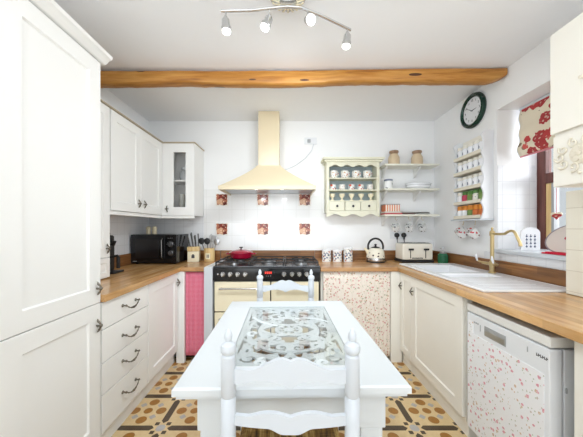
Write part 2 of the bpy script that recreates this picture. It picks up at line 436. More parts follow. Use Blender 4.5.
# window
w = bpy.data.objects.new('window_1', None); COL.objects.link(w); w.location = (2.06, 1.85, 1.10); struct(w)
WX0, WX1 = 2.032, 2.085
b = MB(); b.box((WX0, WY1-0.075, WZ0), (WX1, WY1-0.001, WZ1-0.001), 0.006); b.box((WX0, WY0+0.001, WZ0), (WX1, WY0+0.075, WZ1-0.001), 0.006)
b.box((WX0, WY0+0.075, WZ1-0.075), (WX1, WY1-0.075, WZ1-0.001), 0.006); b.box((WX0, WY0+0.075, WZ0), (WX1, WY1-0.075, WZ0+0.05), 0.006)
b.box((WX0-0.005, WY0+0.075, 1.62), (WX1, WY1-0.075, 1.70), 0.006)
b.build('window_frame', M['rust'], w)
MB().box((2.036, 2.052, WZ0+0.051), (2.08, 2.092, 1.619), 0.003).build('sash_stile', M['beech'], w)
MB().box((2.036, 2.03, WZ0+0.051), (2.08, 2.051, 1.619), 0.003).build('glazing_bar', M['greyplas'], w)
b = MB(); b.box((2.058, WY0+0.075, WZ0+0.05), (2.062, WY1-0.075, 1.62)); b.box((2.058, WY0+0.075, 1.70), (2.062, WY1-0.075, WZ1-0.075))
b.build('window_glass', M['glass'], w, smooth=0)

# tiled pier beyond the sink end
struct(MB().box((1.56, 0.45, 0.903), (XR-0.001, 1.488, 1.474), 0.002).build('trim_1', M['tileP'], smooth=0))

# ------------------------------------------------------------------ ceiling beam
t = NT; b = MB(); n = 60; x0, x1 = XL+0.02, XR-0.012
rg = []
for i in range(n+1):
    u = i/n; x = x0+(x1-x0)*u; j = 0.006*math.sin(9*u)+0.004*math.sin(31*u+1)
    yc = 2.105+0.008*math.sin(5*u); h = 0.098+0.006*math.sin(13*u+2)+random.uniform(-0.003, 0.003)
    zt = ZC-0.004-0.022*(1-u)*0.7; zb = zt-h-0.008*(1-u)+j*0.5; ww = 0.046+j*0.6
    if i >= n-1: h2 = 0.02*(i-n+2); zb += h2
    sec = []
    for k in range(16):
        a = 2*PI*k/16; cx, cz = math.cos(a), math.sin(a); e = 0.45
        sx = math.copysign(abs(cx)**e, cx); sz = math.copysign(abs(cz)**e, cz)
        sec.append(b.bm.verts.new((x, yc+ww*sx, (zt+zb)/2+(zt-zb)/2*sz+random.uniform(-0.001, 0.001))))
    rg.append(sec)
for A, B in zip(rg, rg[1:]):
    for k in range(16): b.bm.faces.new((A[k], A[(k+1) % 16], B[(k+1) % 16], B[k]))
b.bm.faces.new(rg[0]); b.bm.faces.new(rg[-1])
tag(b.build('ceiling_beam', M['beam'], at=(0.04, 2.13, 2.4)), 'rough golden pine beam running across under the white ceiling', 'beam')

# ------------------------------------------------------------------ handles
def knob_handle(parent, o, n, mat=None):
    """small ornate pewter cupboard handle: stem, boss and pointed leaf ends"""
    b = MB(frame(o, n))
    b.lathe([(0.005, 0), (0.004, 0.012), (0.009, 0.018), (0.011, 0.024), (0.006, 0.031), (0, 0.033)], seg=12)
    b.tube([(0, -0.036, 0.006), (0.003, -0.024, 0.012), (0, -0.01, 0.022), (0, 0.01, 0.022), (-0.003, 0.024, 0.012), (0, 0.036, 0.006)], [0.002, 0.006, 0.0045, 0.0045, 0.006, 0.002], 8)
    b.tube([(-0.02, 0.0, 0.018), (0, 0, 0.024), (0.02, 0.0, 0.018)], [0.003, 0.006, 0.003], 8)
    return b.build('handle', mat or M['pewter'], parent)
def bow_handle(parent, o, n, w=0.14):
    b = MB(frame(o, n)); h = w/2
    for s in (-1, 1): b.lathe([(0.011, 0), (0.009, 0.004), (0.005, 0.008), (0.005, 0.02), (0.008, 0.024), (0.004, 0.03), (0, 0.031)], (s*h, 0.012, 0), 12)
    pts = []; rr = []
    for i in range(17):
        u = i/16*2-1; pts.append((u*h, 0.012-0.028*(1-abs(u)**2.2), 0.024+0.006*(1-u*u))); rr.append(0.0035+0.0035*math.exp(-(u/0.3)**2)+0.001*math.cos(u*18))
    b.tube(pts, rr, 8)
    return b.build('handle', M['pewter'], parent)

# ------------------------------------------------------------------ left run
XF = -1.03          # faces of the left doors
def door(parent, mat, mtx, u0, v0, u1, v1, name='door', **k):
    return MB(mtx).shaker(u0, v0, u1, v1, **k).build(name, mat, parent)

tc = thing('tall_cabinet', 'full height ivory cupboard nearest the camera on the left with upper and lower doors', 'cabinet', (-1.34, 0.95, 0))
BX('body', M['cab'], tc, (XL+0.003, 0.44, 0.10), (XF-0.021, 1.46, 2.18))
BX('plinth', M['cab'], tc, (XL+0.01, 0.45, 0.0), (XF-0.05, 1.45, 0.10))
fm = frame((XF-0.02, 0, 0), (1, 0, 0))
for (u0, u1) in ((0.945, 1.457), (0.445, 0.941)):
    d = door(tc, M['cab'], fm, u0, 0.864, u1, 2.175, fr=0.082, name='upper_door')
    if u0 > 0.9: knob_handle(d, (XF, 1.425, 0.945), (1, 0, 0))
    d = door(tc, M['cab'], fm, u0, 0.125, u1, 0.860, fr=0.082, name='lower_door')
    if u0 > 0.9: knob_handle(d, (XF, 1.425, 0.745), (1, 0, 0))
b = MB(frame((0, 0.44, 0), (0, -1, 0)))
b.prism([(XL+0.003, 2.182), (XF-0.01, 2.182), (XF+0.01, 2.19), (XF+0.022, 2.205), (XF+0.04, 2.212), (XF+0.045, 2.228), (XF+0.03, 2.234), (XL+0.003, 2.234)], -1.05, 0)
b.build('cornice', M['cab'], tc, smooth=50)

bc = thing('worktop_cupboard', 'slim ivory cupboard standing on the left oak worktop against the tall cupboard', 'cabinet', (-1.47, 1.72, 0.902))
XW = -1.32
BX('body', M['cab'], bc, (XL+0.01, 1.466, 0.902), (XW-0.021, 1.968, 2.165))
fm = frame((XW-0.02, 0, 0), (1, 0, 0))
d = door(bc, M['cab'], fm, 1.468, 1.056, 1.965, 2.16, fr=0.07); knob_handle(d, (XW, 1.925, 1.12), (1, 0, 0))
d = door(bc, M['cab'], fm, 1.468, 0.91, 1.965, 1.052, fr=0.035, name='drawer')
BX('cornice', M['edge'], bc, (XL+0.003, 1.466, 2.166), (XW+0.012, 1.974, 2.173))

wc = thing('wall_cabinet', 'ivory two door wall cupboard high on the left wall above the microwave', 'cabinet', (-1.47, 2.38, 1.402))
BX('body', M['cab'], wc, (XL+0.008, 1.976, 1.402), (XW-0.021, 2.785, 2.165))
for u0, u1, h in ((1.978, 2.378, 2.335), (2.382, 2.782, 2.425)):
    d = door(wc, M['cab'], fm, u0, 1.405, u1, 2.16, fr=0.07); knob_handle(d, (XW, h, 1.485), (1, 0, 0))
BX('cornice', M['edge'], wc, (XL+0.003, 1.977, 2.166), (XW+0.012, 2.77, 2.173))
BX('pelmet', M['cab'], wc, (XW-0.035, 1.98, 1.372), (XW-0.012, 2.78, 1.401))

gc = thing('glass_fronted_cabinet', 'ivory wall cupboard in the left corner with a narrow glass pane', 'cabinet', (-1.16, 2.95, 1.402))
b = MB(); X0, X1 = XW-0.012, -0.985
b.box((X0, 2.81, 1.402), (X0+0.016, YB-0.008, 2.165)); b.box((X1-0.016, 2.81, 1.402), (X1, YB-0.008, 2.165))
b.box((X0+0.016, 2.81, 1.402), (X1-0.016, YB-0.008, 1.42)); b.box((X0+0.016, 2.81, 2.147), (X1-0.016, YB-0.008, 2.165))
b.box((X0+0.016, YB-0.02, 1.42), (X1-0.016, YB-0.008, 2.147)); b.build('body', M['cab'], gc, smooth=0)
BX('shelf', M['cab'], gc, (X0+0.017, 2.83, 1.768), (X1-0.017, YB-0.021, 1.784))
fg = frame((0, 2.808, 0), (0, -1, 0))
b = MB(fg); pu0, pv0, pu1, pv1 = -1.206, 1.49, -1.078, 2.068; b.box((X0, 1.405, 0), (pu0, 2.16, 0.02)); b.box((pu1, 1.405, 0), (X1, 2.16, 0.02))
b.box((pu0, 1.405, 0), (pu1, pv0, 0.02)); b.box((pu0, pv1, 0), (pu1, 2.16, 0.02)); d = b.build('door', M['cab'], gc, smooth=0)
MB(fg).box((pu0+0.001, pv0, 0.007), (pu1-0.001, pv1, 0.010)).build('glass_pane', M['glass'], d, smooth=0)
knob_handle(d, (-1.268, 2.788, 1.47), (0, -1, 0))
BX('cornice', M['edge'], gc, (X0+0.001, 2.775, 2.166), (X1+0.012, YB-0.003, 2.173))
b = MB(frame((0, 2.80, 0), (0, -1, 0))); b.box((X0+0.002, 1.372, 0), (X1, 1.401, 0.02)); b.build('pelmet', M['cab'], gc)

# crockery behind the glass
def vessel(name, prof, mat, loc, label, cat, group=None, handle=None, seg=24):
    b = MB(); b.lathe(prof, (0, 0, 0), seg); o = b.build(name, mat, at=(0, 0, 0)); o.location = loc; tag(o, label, cat, group)
    if handle:
        r, z0, z1, ang = handle; hb = MB(Matrix.Rotation(ang, 4, 'Z')); k = (z1-z0)/2; zc = (z0+z1)/2
        hb.tube([(r-0.003+0.75*k*math.sin(PI*i/8), 0, zc-k*math.cos(PI*i/8)) for i in range(9)], 0.0045, 6)
        h = hb.build('handle', mat if not isinstance(mat, list) else mat[0]); h.parent = o
    return o
def mugprof(r, h, t=0.004): return [(0, 0), (r*0.85, 0), (r, h*0.12), (r, h), (r-t, h), (r-t, 0.01), (0, 0.008)]
vessel('glass_jug', [(0, 0), (0.04, 0), (0.055, 0.04), (0.05, 0.09), (0.032, 0.12), (0.036, 0.15), (0.032, 0.15), (0.028, 0.12), (0.045, 0.085), (0.05, 0.04), (0, 0.006)], plain('grey_pottery', (196, 200, 202), 0.2), (-1.14, 2.93, 1.785), 'pale grey jug on the upper shelf behind the narrow glass pane', 'jug', handle=(0.048, 0.04, 0.11, 0))
for i, (x, lab) in enumerate(((-1.175, 'left'), (-1.10, 'right'))):
    vessel('drinking_glass', mugprof(0.033, 0.15), plain('frosted_tumbler', (206, 206, 198), 0.15), (x, 2.94, 1.421+0.07), 'tall pale tumbler on the %s behind the cupboard pane on a wooden box' % lab, 'glass', 'tumblers in the glass fronted cupboard')
tag(BX('wooden_box', plain('brown_box_wood', (130, 104, 76), 0.5), None, (-1.23, 2.86, 1.421), (-1.05, 3.0, 1.489), 0.003, at=(-1.14, 2.93, 1.421)), 'low brown wooden box at the bottom of the glass fronted cupboard', 'box')

du = thing('drawer_unit', 'ivory base unit of four drawers with bow handles under the left worktop', 'cabinet', (-1.3, 1.71, 0))
BX('body', M['cab'], du, (XL+0.003, 1.466, 0.10), (XF-0.021, 1.953, 0.858))
BX('plinth', M['cab'], du, (XL+0.02, 1.466, 0.0), (XF-0.045, 1.953, 0.10))
fm = frame((XF-0.02, 0, 0), (1, 0, 0))
for z0, z1, hz in ((0.703, 0.855, 0.775), (0.517, 0.699, 0.59), (0.339, 0.513, 0.43), (0.125, 0.335, 0.235)):
    b = MB(fm); b.box((1.468, z0, 0), (1.951, z1, 0.02), 0.004); d = b.build('drawer', M['cab'], du)
    bow_handle(d, (XF, 1.72, hz), (1, 0, 0))
bu = thing('base_cabinet', 'ivory single door base cupboard under the left worktop beyond the drawers', 'cabinet', (-1.3, 2.23, 0))
BX('body', M['cab'], bu, (XL+0.003, 1.956, 0.10), (XF-0.021, 2.51, 0.858))
BX('plinth', M['cab'], bu, (XL+0.02, 1.956, 0.0), (XF-0.045, 2.51, 0.10))
d = door(bu, M['cab'], fm, 1.958, 0.125, 2.485, 0.855, fr=0.075); knob_handle(d, (XF, 2.455, 0.765), (1, 0, 0))
BX('corner_post', M['cab'], bu, (XF-0.02, 2.488, 0.0), (-0.975, 2.53, 0.858))

lw = thing('worktop', 'left oak worktop turning the corner towards the cooker', 'worktop', (-1.3, 2.2, 0.86))
b = MB(); b.box((XL+0.002, 1.463, 0.86), (-1.008, YB-0.003, 0.90), 0.004); b.build('worktop_length', M['oakL'], lw)
b = MB(); b.box((-1.008, 2.49, 0.86), (-0.788, YB-0.003, 0.90), 0.004); b.build('worktop_return', M['oakB'], lw)
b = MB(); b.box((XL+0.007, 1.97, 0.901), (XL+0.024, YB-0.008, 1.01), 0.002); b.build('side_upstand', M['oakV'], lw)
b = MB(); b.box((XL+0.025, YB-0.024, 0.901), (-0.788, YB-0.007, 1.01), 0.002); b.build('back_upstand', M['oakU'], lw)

# curtains under the worktops
def curtain(name, x0, x1, y, z0, z1, folds, mat, label, amp=0.003):
    root = thing(name, label, 'curtain', ((x0+x1)/2, y, z0)); b = MB(); N = int(folds*10); K = 14
    g = []
    for j in range(K+1):
        v = j/K; row = []
        for i in range(N+1):
            u = i/N; a = amp*(0.45+0.55*(1-v))
            yy = y-a*math.sin(2*PI*folds*u+0.6*math.sin(7*u))-0.3*a*math.sin(2*PI*folds*0.37*u+2*v)
            row.append(b.bm.verts.new((x0+(x1-x0)*u, yy, z0+(z1-z0)*v)))
        g.append(row)
    for j in range(K):
        for i in range(N): b.bm.faces.new((g[j][i], g[j][i+1], g[j+1][i+1], g[j+1][i]))
    thick(b.build('cloth', mat, root, smooth=60), 0.002)
    b = MB(); b.tube([(x0, y+0.006, z1-0.012), (x1, y+0.006, z1-0.012)], 0.003, 6); b.build('wire', M['steel'], root)
    return root
curtain('gingham_curtain', -0.972, -0.79, 2.518, 0.06, 0.852, 5, M['gingham'], 'pink gingham gathered curtain under the worktop left of the cooker')
ep = tag(BX('end_panel', M['white'], None, (-0.786, 2.475, 0), (-0.706, YB-0.01, 0.903), 0.003, at=(-0.745, 2.79, 0)), 'white painted end panel between the pink curtain and the cooker', 'panel')

# ------------------------------------------------------------------ range cooker
CX0, CX1, CY0, CY1 = -0.703, 0.303, 2.485, 3.06
ck = thing('range_cooker', 'cream and black range cooker with gas hob against the back wall', 'cooker', (-0.2, 2.77, 0))
BX('body', M['black'], ck, (CX0, CY0+0.03, 0.08), (CX1, CY1, 0.895), 0.004)
BX('hob_top', plain('dark_steel_hob', (84, 86, 90), 0.25, 0.7), ck, (CX0, CY0, 0.896), (CX1, CY1, 0.912), 0.004)
BX('control_panel', M['black'], ck, (CX0, CY0-0.005, 0.775), (CX1, CY0+0.029, 0.895), 0.006)
BX('plinth', M['black'], ck, (CX0+0.02, CY0+0.06, 0.0), (CX1-0.02, CY1, 0.079))
fc = frame((0, CY0+0.03, 0), (0, -1, 0))
def cdoor(name, u0, v0, u1, v1, hz=None):
    b = MB(fc); b.box((u0, v0, 0), (u1, v1, 0.028), 0.006); d = b.build(name, M['cream'], ck)
    if hz:
        b = MB(fc); h0, h1 = u0+0.05, u1-0.05
        b.tube([(h0, hz, 0.06), (h1, hz, 0.06)], 0.009, 10)
        for h in (h0+0.015, h1-0.015): b.cyl((h, hz, 0.026), 0.007, 0.034, 12)
        b.build('handle', M['chrome'], d)
cdoor('oven_door', CX0+0.012, 0.485, -0.168, 0.765, 0.705); cdoor('oven_door', -0.158, 0.10, CX1-0.014, 0.765, 0.705)
cdoor('grill_door', CX0+0.012, 0.10, -0.168, 0.475, 0.42)
for px in (222.6, 230, 237.5, 245, 284, 292, 299.3, 306.7):
    x = (px-288)*2.475/265
    b = MB(frame((x, CY0-0.005, 0.838), (0, -1, 0))); b.lathe([(0.021, 0), (0.021, 0.006), (0.017, 0.01), (0.015, 0.026), (0.013, 0.028), (0, 0.028)], seg=20)
    b.box((-0.005, -0.02, 0.02), (0.005, 0.02, 0.036), 0.002); b.build('knob', M['chrome'], ck)
b = MB(frame((-0.655, CY0-0.005, 0.838), (0, -1, 0))); b.lathe([(0.008, 0), (0.007, 0.008), (0, 0.009)], seg=12); b.build('ignition_button', M['chrome'], ck)
b = MB(frame((-0.183, CY0-0.005, 0.838), (0, -1, 0))); b.box((-0.05, -0.03, 0), (0.05, 0.032, 0.003)); cl = b.build('clock_panel', M['dglass'], ck)
b = MB(frame((-0.183, CY0-0.008, 0.838), (0, -1, 0)))
for k in range(4): b.box((-0.032+k*0.017, 0.004, 0), (-0.021+k*0.017, 0.024, 0.001))
b.build('display', M['led'], cl)
b = MB(frame((-0.183, CY0-0.008, 0.838), (0, -1, 0)))
for k in range(3): b.cyl((-0.02+k*0.02, -0.016, 0), 0.0035, 0.003, 8)
b.build('buttons', M['chrome'], cl)
for (x, y, r) in ((-0.53, 2.62, 0.045), (-0.53, 2.9, 0.055), (-0.2, 2.76, 0.075), (0.13, 2.62, 0.055), (0.13, 2.9, 0.045)):
    b = MB(); b.lathe([(r, 0), (r, 0.012), (r*0.7, 0.014), (r*0.7, 0.022), (0, 0.024)], (x, y, 0.912), 24, mi=0)
    bo = b.build('burner', M['steel'], ck)
    b = MB(); b.lathe([(r*0.62, 0), (r*0.62, 0.004), (0, 0.005)], (x, y, 0.9355), 20); b.build('burner_cap', M['matblack'], bo)
for x in (-0.53, -0.2, 0.13):
    b = MB(); r = 0.009; zz = 0.951; w2 = 0.155
    for yy in (2.52, 2.76, 3.02): b.box((x-w2, yy-0.005, zz-0.012), (x+w2, yy+0.005, zz), 0.002)
    for xx in (-w2, w2): b.box((x+xx-0.005, 2.515, zz-0.012), (x+xx+0.005, 3.025, zz), 0.002)
    for yc in ((2.62, 2.9) if x != -0.2 else (2.76,)):
        for a in range(4):
            ca, sa = math.cos(a*PI/2+PI/4), math.sin(a*PI/2+PI/4)
            b.tube([(x+0.035*ca, yc+0.035*sa, zz-0.004), (x+0.125*ca, yc+0.11*sa, zz-0.004)], 0.0045, 6)
    for xx in (-w2, w2):
        for yy in (2.52, 3.02): b.box((x+xx-0.005, yy-0.005, 0.912), (x+xx+0.005, yy+0.005, zz-0.01))
    b.build('pan_support', M['matblack'], ck)

cp = thing('casserole_pot', 'crimson enamel lidded casserole on the left of the hob', 'pot', (-0.495, 2.8, 0.952))
cx, cy, cz = -0.495, 2.80, 0.952
b = MB(); b.lathe([(0, 0), (0.098, 0), (0.112, 0.012), (0.122, 0.055), (0.118, 0.055), (0.1, 0.012), (0, 0.006)], (cx, cy, cz), 40); b.build('body', M['pot'], cp)
b = MB(); b.lathe([(0.126, 0.056), (0.126, 0.062), (0.1, 0.078), (0.05, 0.09), (0, 0.093)], (cx, cy, cz), 40); l = b.build('lid', M['pot'], cp)
b = MB(); b.lathe([(0.008, 0.092), (0.007, 0.104), (0.02, 0.11), (0.02, 0.118), (0, 0.12)], (cx, cy, cz), 20); b.build('knob', M['matblack'], l)
for s in (-1, 1):
    b = MB(); b.tube([(cx+s*0.112, cy-0.035, cz+0.045), (cx+s*0.152, cy-0.028, cz+0.048), (cx+s*0.158, cy, cz+0.048), (cx+s*0.152, cy+0.028, cz+0.048), (cx+s*0.112, cy+0.035, cz+0.045)], 0.006, 8); b.build('handle', M['pot'], cp)

# upstand behind the cooker
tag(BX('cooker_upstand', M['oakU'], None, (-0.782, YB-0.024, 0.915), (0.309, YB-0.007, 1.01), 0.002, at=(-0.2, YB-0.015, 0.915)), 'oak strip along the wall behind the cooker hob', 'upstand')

# decorative tiles
rowz = ((1.60, 'upper'), (1.258, 'lower'))
for z, rn in rowz:
    for x, cn in ((-0.77, 'left'), (-0.292, 'middle'), (0.196, 'right')):
        o = BX('fruit_tile', M['fruit'], None, (x-0.074, YB-0.013, z-0.074), (x+0.074, YB-0.0065, z+0.074), 0.001, at=(x, YB-0.01, z))
        tag(o, '%s of the %s row of red brown fruit picture tiles above the cooker' % (cn, rn), 'tile', 'fruit picture tiles above the cooker')

# ------------------------------------------------------------------ cooker hood
hd = thing('cooker_hood', 'cream chimney cooker hood on the back wall above the range', 'hood', (-0.205, 2.85, 1.64))
hx, hw = -0.205, 0.475; hy0, hy1 = 2.60, YB-0.002
b = MB(); b.box((hx-0.112, 2.83, 1.925), (hx+0.112, hy1, ZC-0.002), 0.002); b.build('chimney', M['hood'], hd)
b = MB(); n = 14; rows = []
for i in range(n+1):
    v = i/n; c = (1-v)**1.25
    wx = 0.125+(hw-0.125)*c; y0 = 2.815+(hy0-2.815)*c; z = 1.685+(1.935-1.685)*v
    rows.append([b.bm.verts.new(p) for p in ((hx-wx, y0, z), (hx+wx, y0, z), (hx+wx, hy1, z), (hx-wx, hy1, z))])
for A, B in zip(rows, rows[1:]):
    for k in range(4): b.bm.faces.new((A[k], A[(k+1) % 4], B[(k+1) % 4], B[k]))
b.bm.faces.new(rows[-1]); b.bm.faces.new(rows[0]); b.build('canopy', M['hood'], hd, smooth=40)
b = MB()
b.box((hx-hw-0.006, hy0-0.006, 1.648), (hx+hw+0.006, hy0+0.016, 1.686), 0.004); b.box((hx-hw-0.006, hy0+0.016, 1.648), (hx-hw+0.014, hy1, 1.686)); b.box((hx+hw-0.014, hy0+0.016, 1.648), (hx+hw+0.006, hy1, 1.686))
b.build('rim', M['hood'], hd)
b = MB(); b.box((hx-hw+0.016, hy0+0.018, 1.668), (hx+hw-0.016, hy1-0.01, 1.684)); b.build('filter_panel', M['steel'], hd)
for x in (hx-0.12, hx+0.15):
    b = MB(); b.lathe([(0.03, 0), (0.03, 0.006), (0, 0.006)], (x, 2.68, 1.661), 20); b.build('lamp', M['bulb'], hd)
    l = bpy.data.lights.new('hood_lamp_light', 'SPOT'); l.energy = 3.0; l.spot_size = 2.6; l.spot_blend = 0.8; l.shadow_soft_size = 0.03; l.color = (0.9, 0.95, 1.0)
    o = bpy.data.objects.new('hood_lamp_light', l); COL.objects.link(o); o.location = (x, 2.68, 1.655); o.rotation_euler = (0.5, 0, 0)

# socket with cable beside the chimney
sk = thing('wall_socket', 'white switched socket with a drooping white cable high beside the hood chimney', 'socket', (0.25, YB, 2.28))
BX('plate', M['appl'], sk, (0.19, YB-0.012, 2.245), (0.335, YB-0.002, 2.325), 0.003)
b = MB(); b.box((0.225, YB-0.035, 2.262), (0.262, YB-0.013, 2.3), 0.005); b.build('plug', M['greyplas'], sk)
b = MB(); b.tube([(0.3, YB-0.012, 2.25), (0.275, YB-0.012, 2.17), (0.2, YB-0.012, 2.08), (0.09, YB-0.012, 2.0), (0.0, YB-0.012, 1.96), (-0.05, YB-0.012, 1.945)], 0.004, 6); b.build('cable', M['white'], sk)

# ------------------------------------------------------------------ right run
XG = 1.055
rw = thing('worktop', 'right oak worktop along the window wall holding the white sink', 'worktop', (1.35, 2.2, 0.86))
SX0, SX1, SY0, SY1 = 1.125, 1.665, 1.52, 2.66
b = MB(); b.box((0.308, 2.49, 0.86), (1.035, YB-0.003, 0.90), 0.004); b.build('worktop_return', M['oakB'], rw)
b = MB(); hx0, hx1, hy0_, hy1_ = SX0+0.03, SX1-0.03, SY0+0.03, SY1-0.03
b.box((1.035, 0.45, 0.86), (XR-0.002, hy0_, 0.90), 0.004); b.box((1.035, hy1_, 0.86), (XR-0.002, YB-0.003, 0.90), 0.004)
b.box((1.035, hy0_-0.004, 0.86), (hx0, hy1_+0.004, 0.90), 0.003); b.box((hx1, hy0_, 0.86), (XR-0.002, hy1_, 0.90)); b.build('worktop_length', M['oakL'], rw)
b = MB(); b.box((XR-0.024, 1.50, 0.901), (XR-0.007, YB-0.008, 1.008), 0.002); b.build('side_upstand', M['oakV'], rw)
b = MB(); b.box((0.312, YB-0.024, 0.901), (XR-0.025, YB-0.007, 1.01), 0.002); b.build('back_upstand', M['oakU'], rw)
b = MB(); b.box((0.312, 2.53, 0.0), (0.33, 3.05, 0.858)); b.build('support_panel', M['cabr'], rw)

# sink: rim, two bowls and drainer
sk = thing('kitchen_sink', 'large white ceramic inset sink in the right worktop below the window', 'sink', ((SX0+SX1)/2, (SY0+SY1)/2, 0.90))
b = MB()
bowls = [(1.19, 1.56, 2.14, 2.56, 0.17), (1.19, 1.56, 1.93, 2.08, 0.10)]
xs = sorted({SX0, SX1, 1.19, 1.56}); ys = sorted({SY0, SY1, 2.14, 2.56, 1.93, 2.08}); zt = 0.914
grid = {}
def gv(x, y, z):
    k = (round(x, 4), round(y, 4), round(z, 4))
    if k not in grid: grid[k] = b.bm.verts.new((x, y, z))
    return grid[k]
for i in range(len(xs)-1):
    for j in range(len(ys)-1):
        xa, xb, ya, yb = xs[i], xs[i+1], ys[j], ys[j+1]
        bw = [q for q in bowls if abs(q[0]-xa) < 1e-6 and abs(q[1]-xb) < 1e-6 and abs(q[2]-ya) < 1e-6 and abs(q[3]-yb) < 1e-6]
        if not bw: b.bm.faces.new((gv(xa, ya, zt), gv(xb, ya, zt), gv(xb, yb, zt), gv(xa, yb, zt))); continue
        dz = bw[0][4]; e = 0.025
        top = [gv(xa, ya, zt), gv(xb, ya, zt), gv(xb, yb, zt), gv(xa, yb, zt)]
        bot = [gv(xa+e, ya+e, zt-dz), gv(xb-e, ya+e, zt-dz), gv(xb-e, yb-e, zt-dz), gv(xa+e, yb-e, zt-dz)]
        for k in range(4): b.bm.faces.new((top[k], top[(k+1) % 4], bot[(k+1) % 4], bot[k]))
        b.bm.faces.new(bot)
for (a_, b_) in (((SX0, SY0), (SX1, SY0)), ((SX1, SY0), (SX1, SY1)), ((SX1, SY1), (SX0, SY1)), ((SX0, SY1), (SX0, SY0))):
    pass
o = b.build('basin', M['ceramic'], sk, smooth=30)
md = o.modifiers.new('bevel', 'BEVEL'); md.width = 0.012; md.segments = 3; md.limit_method = 'ANGLE'
b = MB(); r = 0.014
b.tube([(SX0, SY0, 0.908), (SX1, SY0, 0.908), (SX1, SY1, 0.908), (SX0, SY1, 0.908)], 0.0075, 8, closed=True); b.build('rim', M['ceramic'], sk)
for k in range(7):
    b = MB(); y = 1.58+k*0.045; b.tube([(1.2, y, 0.9145), (1.56, y, 0.9142)], 0.004, 6, flat=0.35); b.build('drainer_rib', M['ceramic'], sk)
for bw in bowls:
    b = MB(); b.lathe([(0.03, 0), (0.03, 0.003), (0, 0.002)], ((bw[0]+bw[1])/2, (bw[2]+bw[3])/2, zt-bw[4]+0.0005), 20); b.build('drain', M['steel'], sk)

# tap
tp = thing('mixer_tap', 'aged brass swan neck mixer tap with white levers behind the sink', 'tap', (1.61, 2.09, 0.915))
tx, ty, tz = 1.61, 2.09, 0.9155
b = MB(); b.lathe([(0.026, 0), (0.026, 0.008), (0.018, 0.014), (0.018, 0.05), (0.022, 0.06), (0.022, 0.085), (0.014, 0.095), (0.0135, 0.29), (0.018, 0.295), (0.018, 0.325), (0.012, 0.332), (0.006, 0.34), (0.009, 0.35), (0.005, 0.36), (0, 0.362)], (tx, ty, tz), 20); b.build('column', M['brass'], tp)
b = MB(); P0 = Vector((tx, ty, tz+0.312)); d = Vector((-0.10, -1.0, 0)).normalized(); L = 0.285; pts = []; rr = []
for i in range(25):
    u = i/24
    z = 0 if u < 0.5 else 0.022*math.sin((u-0.5)/0.5*PI*1.15)-0.05*max(0, u-0.82)/0.18
    if u < 0.5: z = -0.004*math.sin(PI*u*2)
    pts.append(P0+d*L*min(u, 0.95+0.05*u)+Vector((0, 0, z))); rr.append(0.0095)
pts.append(pts[-1]+Vector((0, 0, -0.022))+d*0.006); rr.append(0.012)
b.tube(pts, rr, 12); b.build('spout', M['brass'], tp)
b = MB(); b.tube([(tx, ty+0.10, tz+0.07), (tx-0.005, ty-0.05, tz+0.07)], 0.012, 12)
b.build('lever_body', M['brass'], tp)
for s in (-1, 1):
    b = MB(); q = Vector((tx, ty+0.095*(1 if s > 0 else -0.55), tz+0.07)); b.tube([q, q+Vector((-0.04, 0.012*s, 0.015))], [0.009, 0.006], 10); lv = b.build('lever', M['brass'], tp)
    b = MB(); q2 = q+Vector((-0.04, 0.012*s, 0.015)); b.tube([q2, q2+Vector((-0.01, 0, 0.03)), q2+Vector((-0.012, 0, 0.055))], [0.006, 0.009, 0.005], 10); b.build('lever_tip', M['ceramic'], lv)

# right base cabinets
fr_ = frame((XG+0.02, 0, 0), (-1, 0, 0))     # local x = -Y
rb = thing('base_cabinet', 'cream two door base cupboard under the sink on the right', 'cabinet', (1.35, 2.05, 0))
BX('body', M['cabr'], rb, (XG+0.021, 1.60, 0.10), (XR-0.004, 2.60, 0.70))
BX('front_rail', M['cabr'], rb, (XG+0.021, 1.60, 0.701), (XG+0.06, 2.60, 0.858))
BX('plinth', M['cabr'], rb, (XG+0.035, 1.60, 0.0), (XR-0.05, 2.60, 0.10))
for (ya, yb, hy) in ((1.605, 2.272, 2.235), (2.276, 2.50, 2.455)):
    d = door(rb, M['cabr'], fr_, -yb, 0.125, -ya, 0.855, fr=0.075 if yb-ya > 0.3 else 0.06); knob_handle(d, (XG, hy, 0.735), (-1, 0, 0))
BX('corner_post', M['cabr'], rb, (0.972, 2.503, 0.0), (XG+0.02, 2.56, 0.858))
curtain('floral_curtain', 0.334, 0.968, 2.518, 0.05, 0.856, 15, M['floralc'], 'cream curtain printed with tiny roses under the worktop right of the cooker', 0.004)

# dishwasher
dw = thing('dishwasher', 'white slimline dishwasher with rose printed door under the right worktop', 'dishwasher', (1.35, 1.33, 0))
DY0, DY1 = 1.075, 1.573; DX = 1.06
BX('body', M['appl'], dw, (DX+0.062, DY0, 0.03), (XR-0.05, DY1, 0.775), 0.004)
BX('lid', plain('white_laminate', (240, 239, 234), 0.35, var=0.01), dw, (DX+0.002, DY0-0.002, 0.782), (XR-0.05, DY1+0.001, 0.826), 0.006)
fd = frame((DX+0.056, 0, 0), (-1, 0, 0))
b = MB(fd); b.box((-DY1, 0.10, 0), (-DY0, 0.776, 0.055), 0.008); dd = b.build('door', M['appl'], dw)
b = MB(frame((DX+0.001, 0, 0), (-1, 0, 0))); b.box((-DY1+0.012, 0.11, 0), (-DY0-0.022, 0.665, 0.002)); 
b.box((-DY1+0.012, 0.666, 0), (-DY1+0.055, 0.735, 0.002)); b.build('floral_cover', M['floraldw'], dd, smooth=0)
fz = frame((DX+0.001, 0, 0), (-1, 0, 0))
b = MB(fz); b.box((-1.43, 0.69, 0.0), (-1.29, 0.742, 0.0025), 0.001); rc = b.build('grip_recess', M['greyplas'], dd)
b = MB(fz); b.box((-1.425, 0.695, 0.0026), (-1.295, 0.722, 0.004), 0.001); b.build('grip_lip', M['steel'], rc)
b = MB(fz)
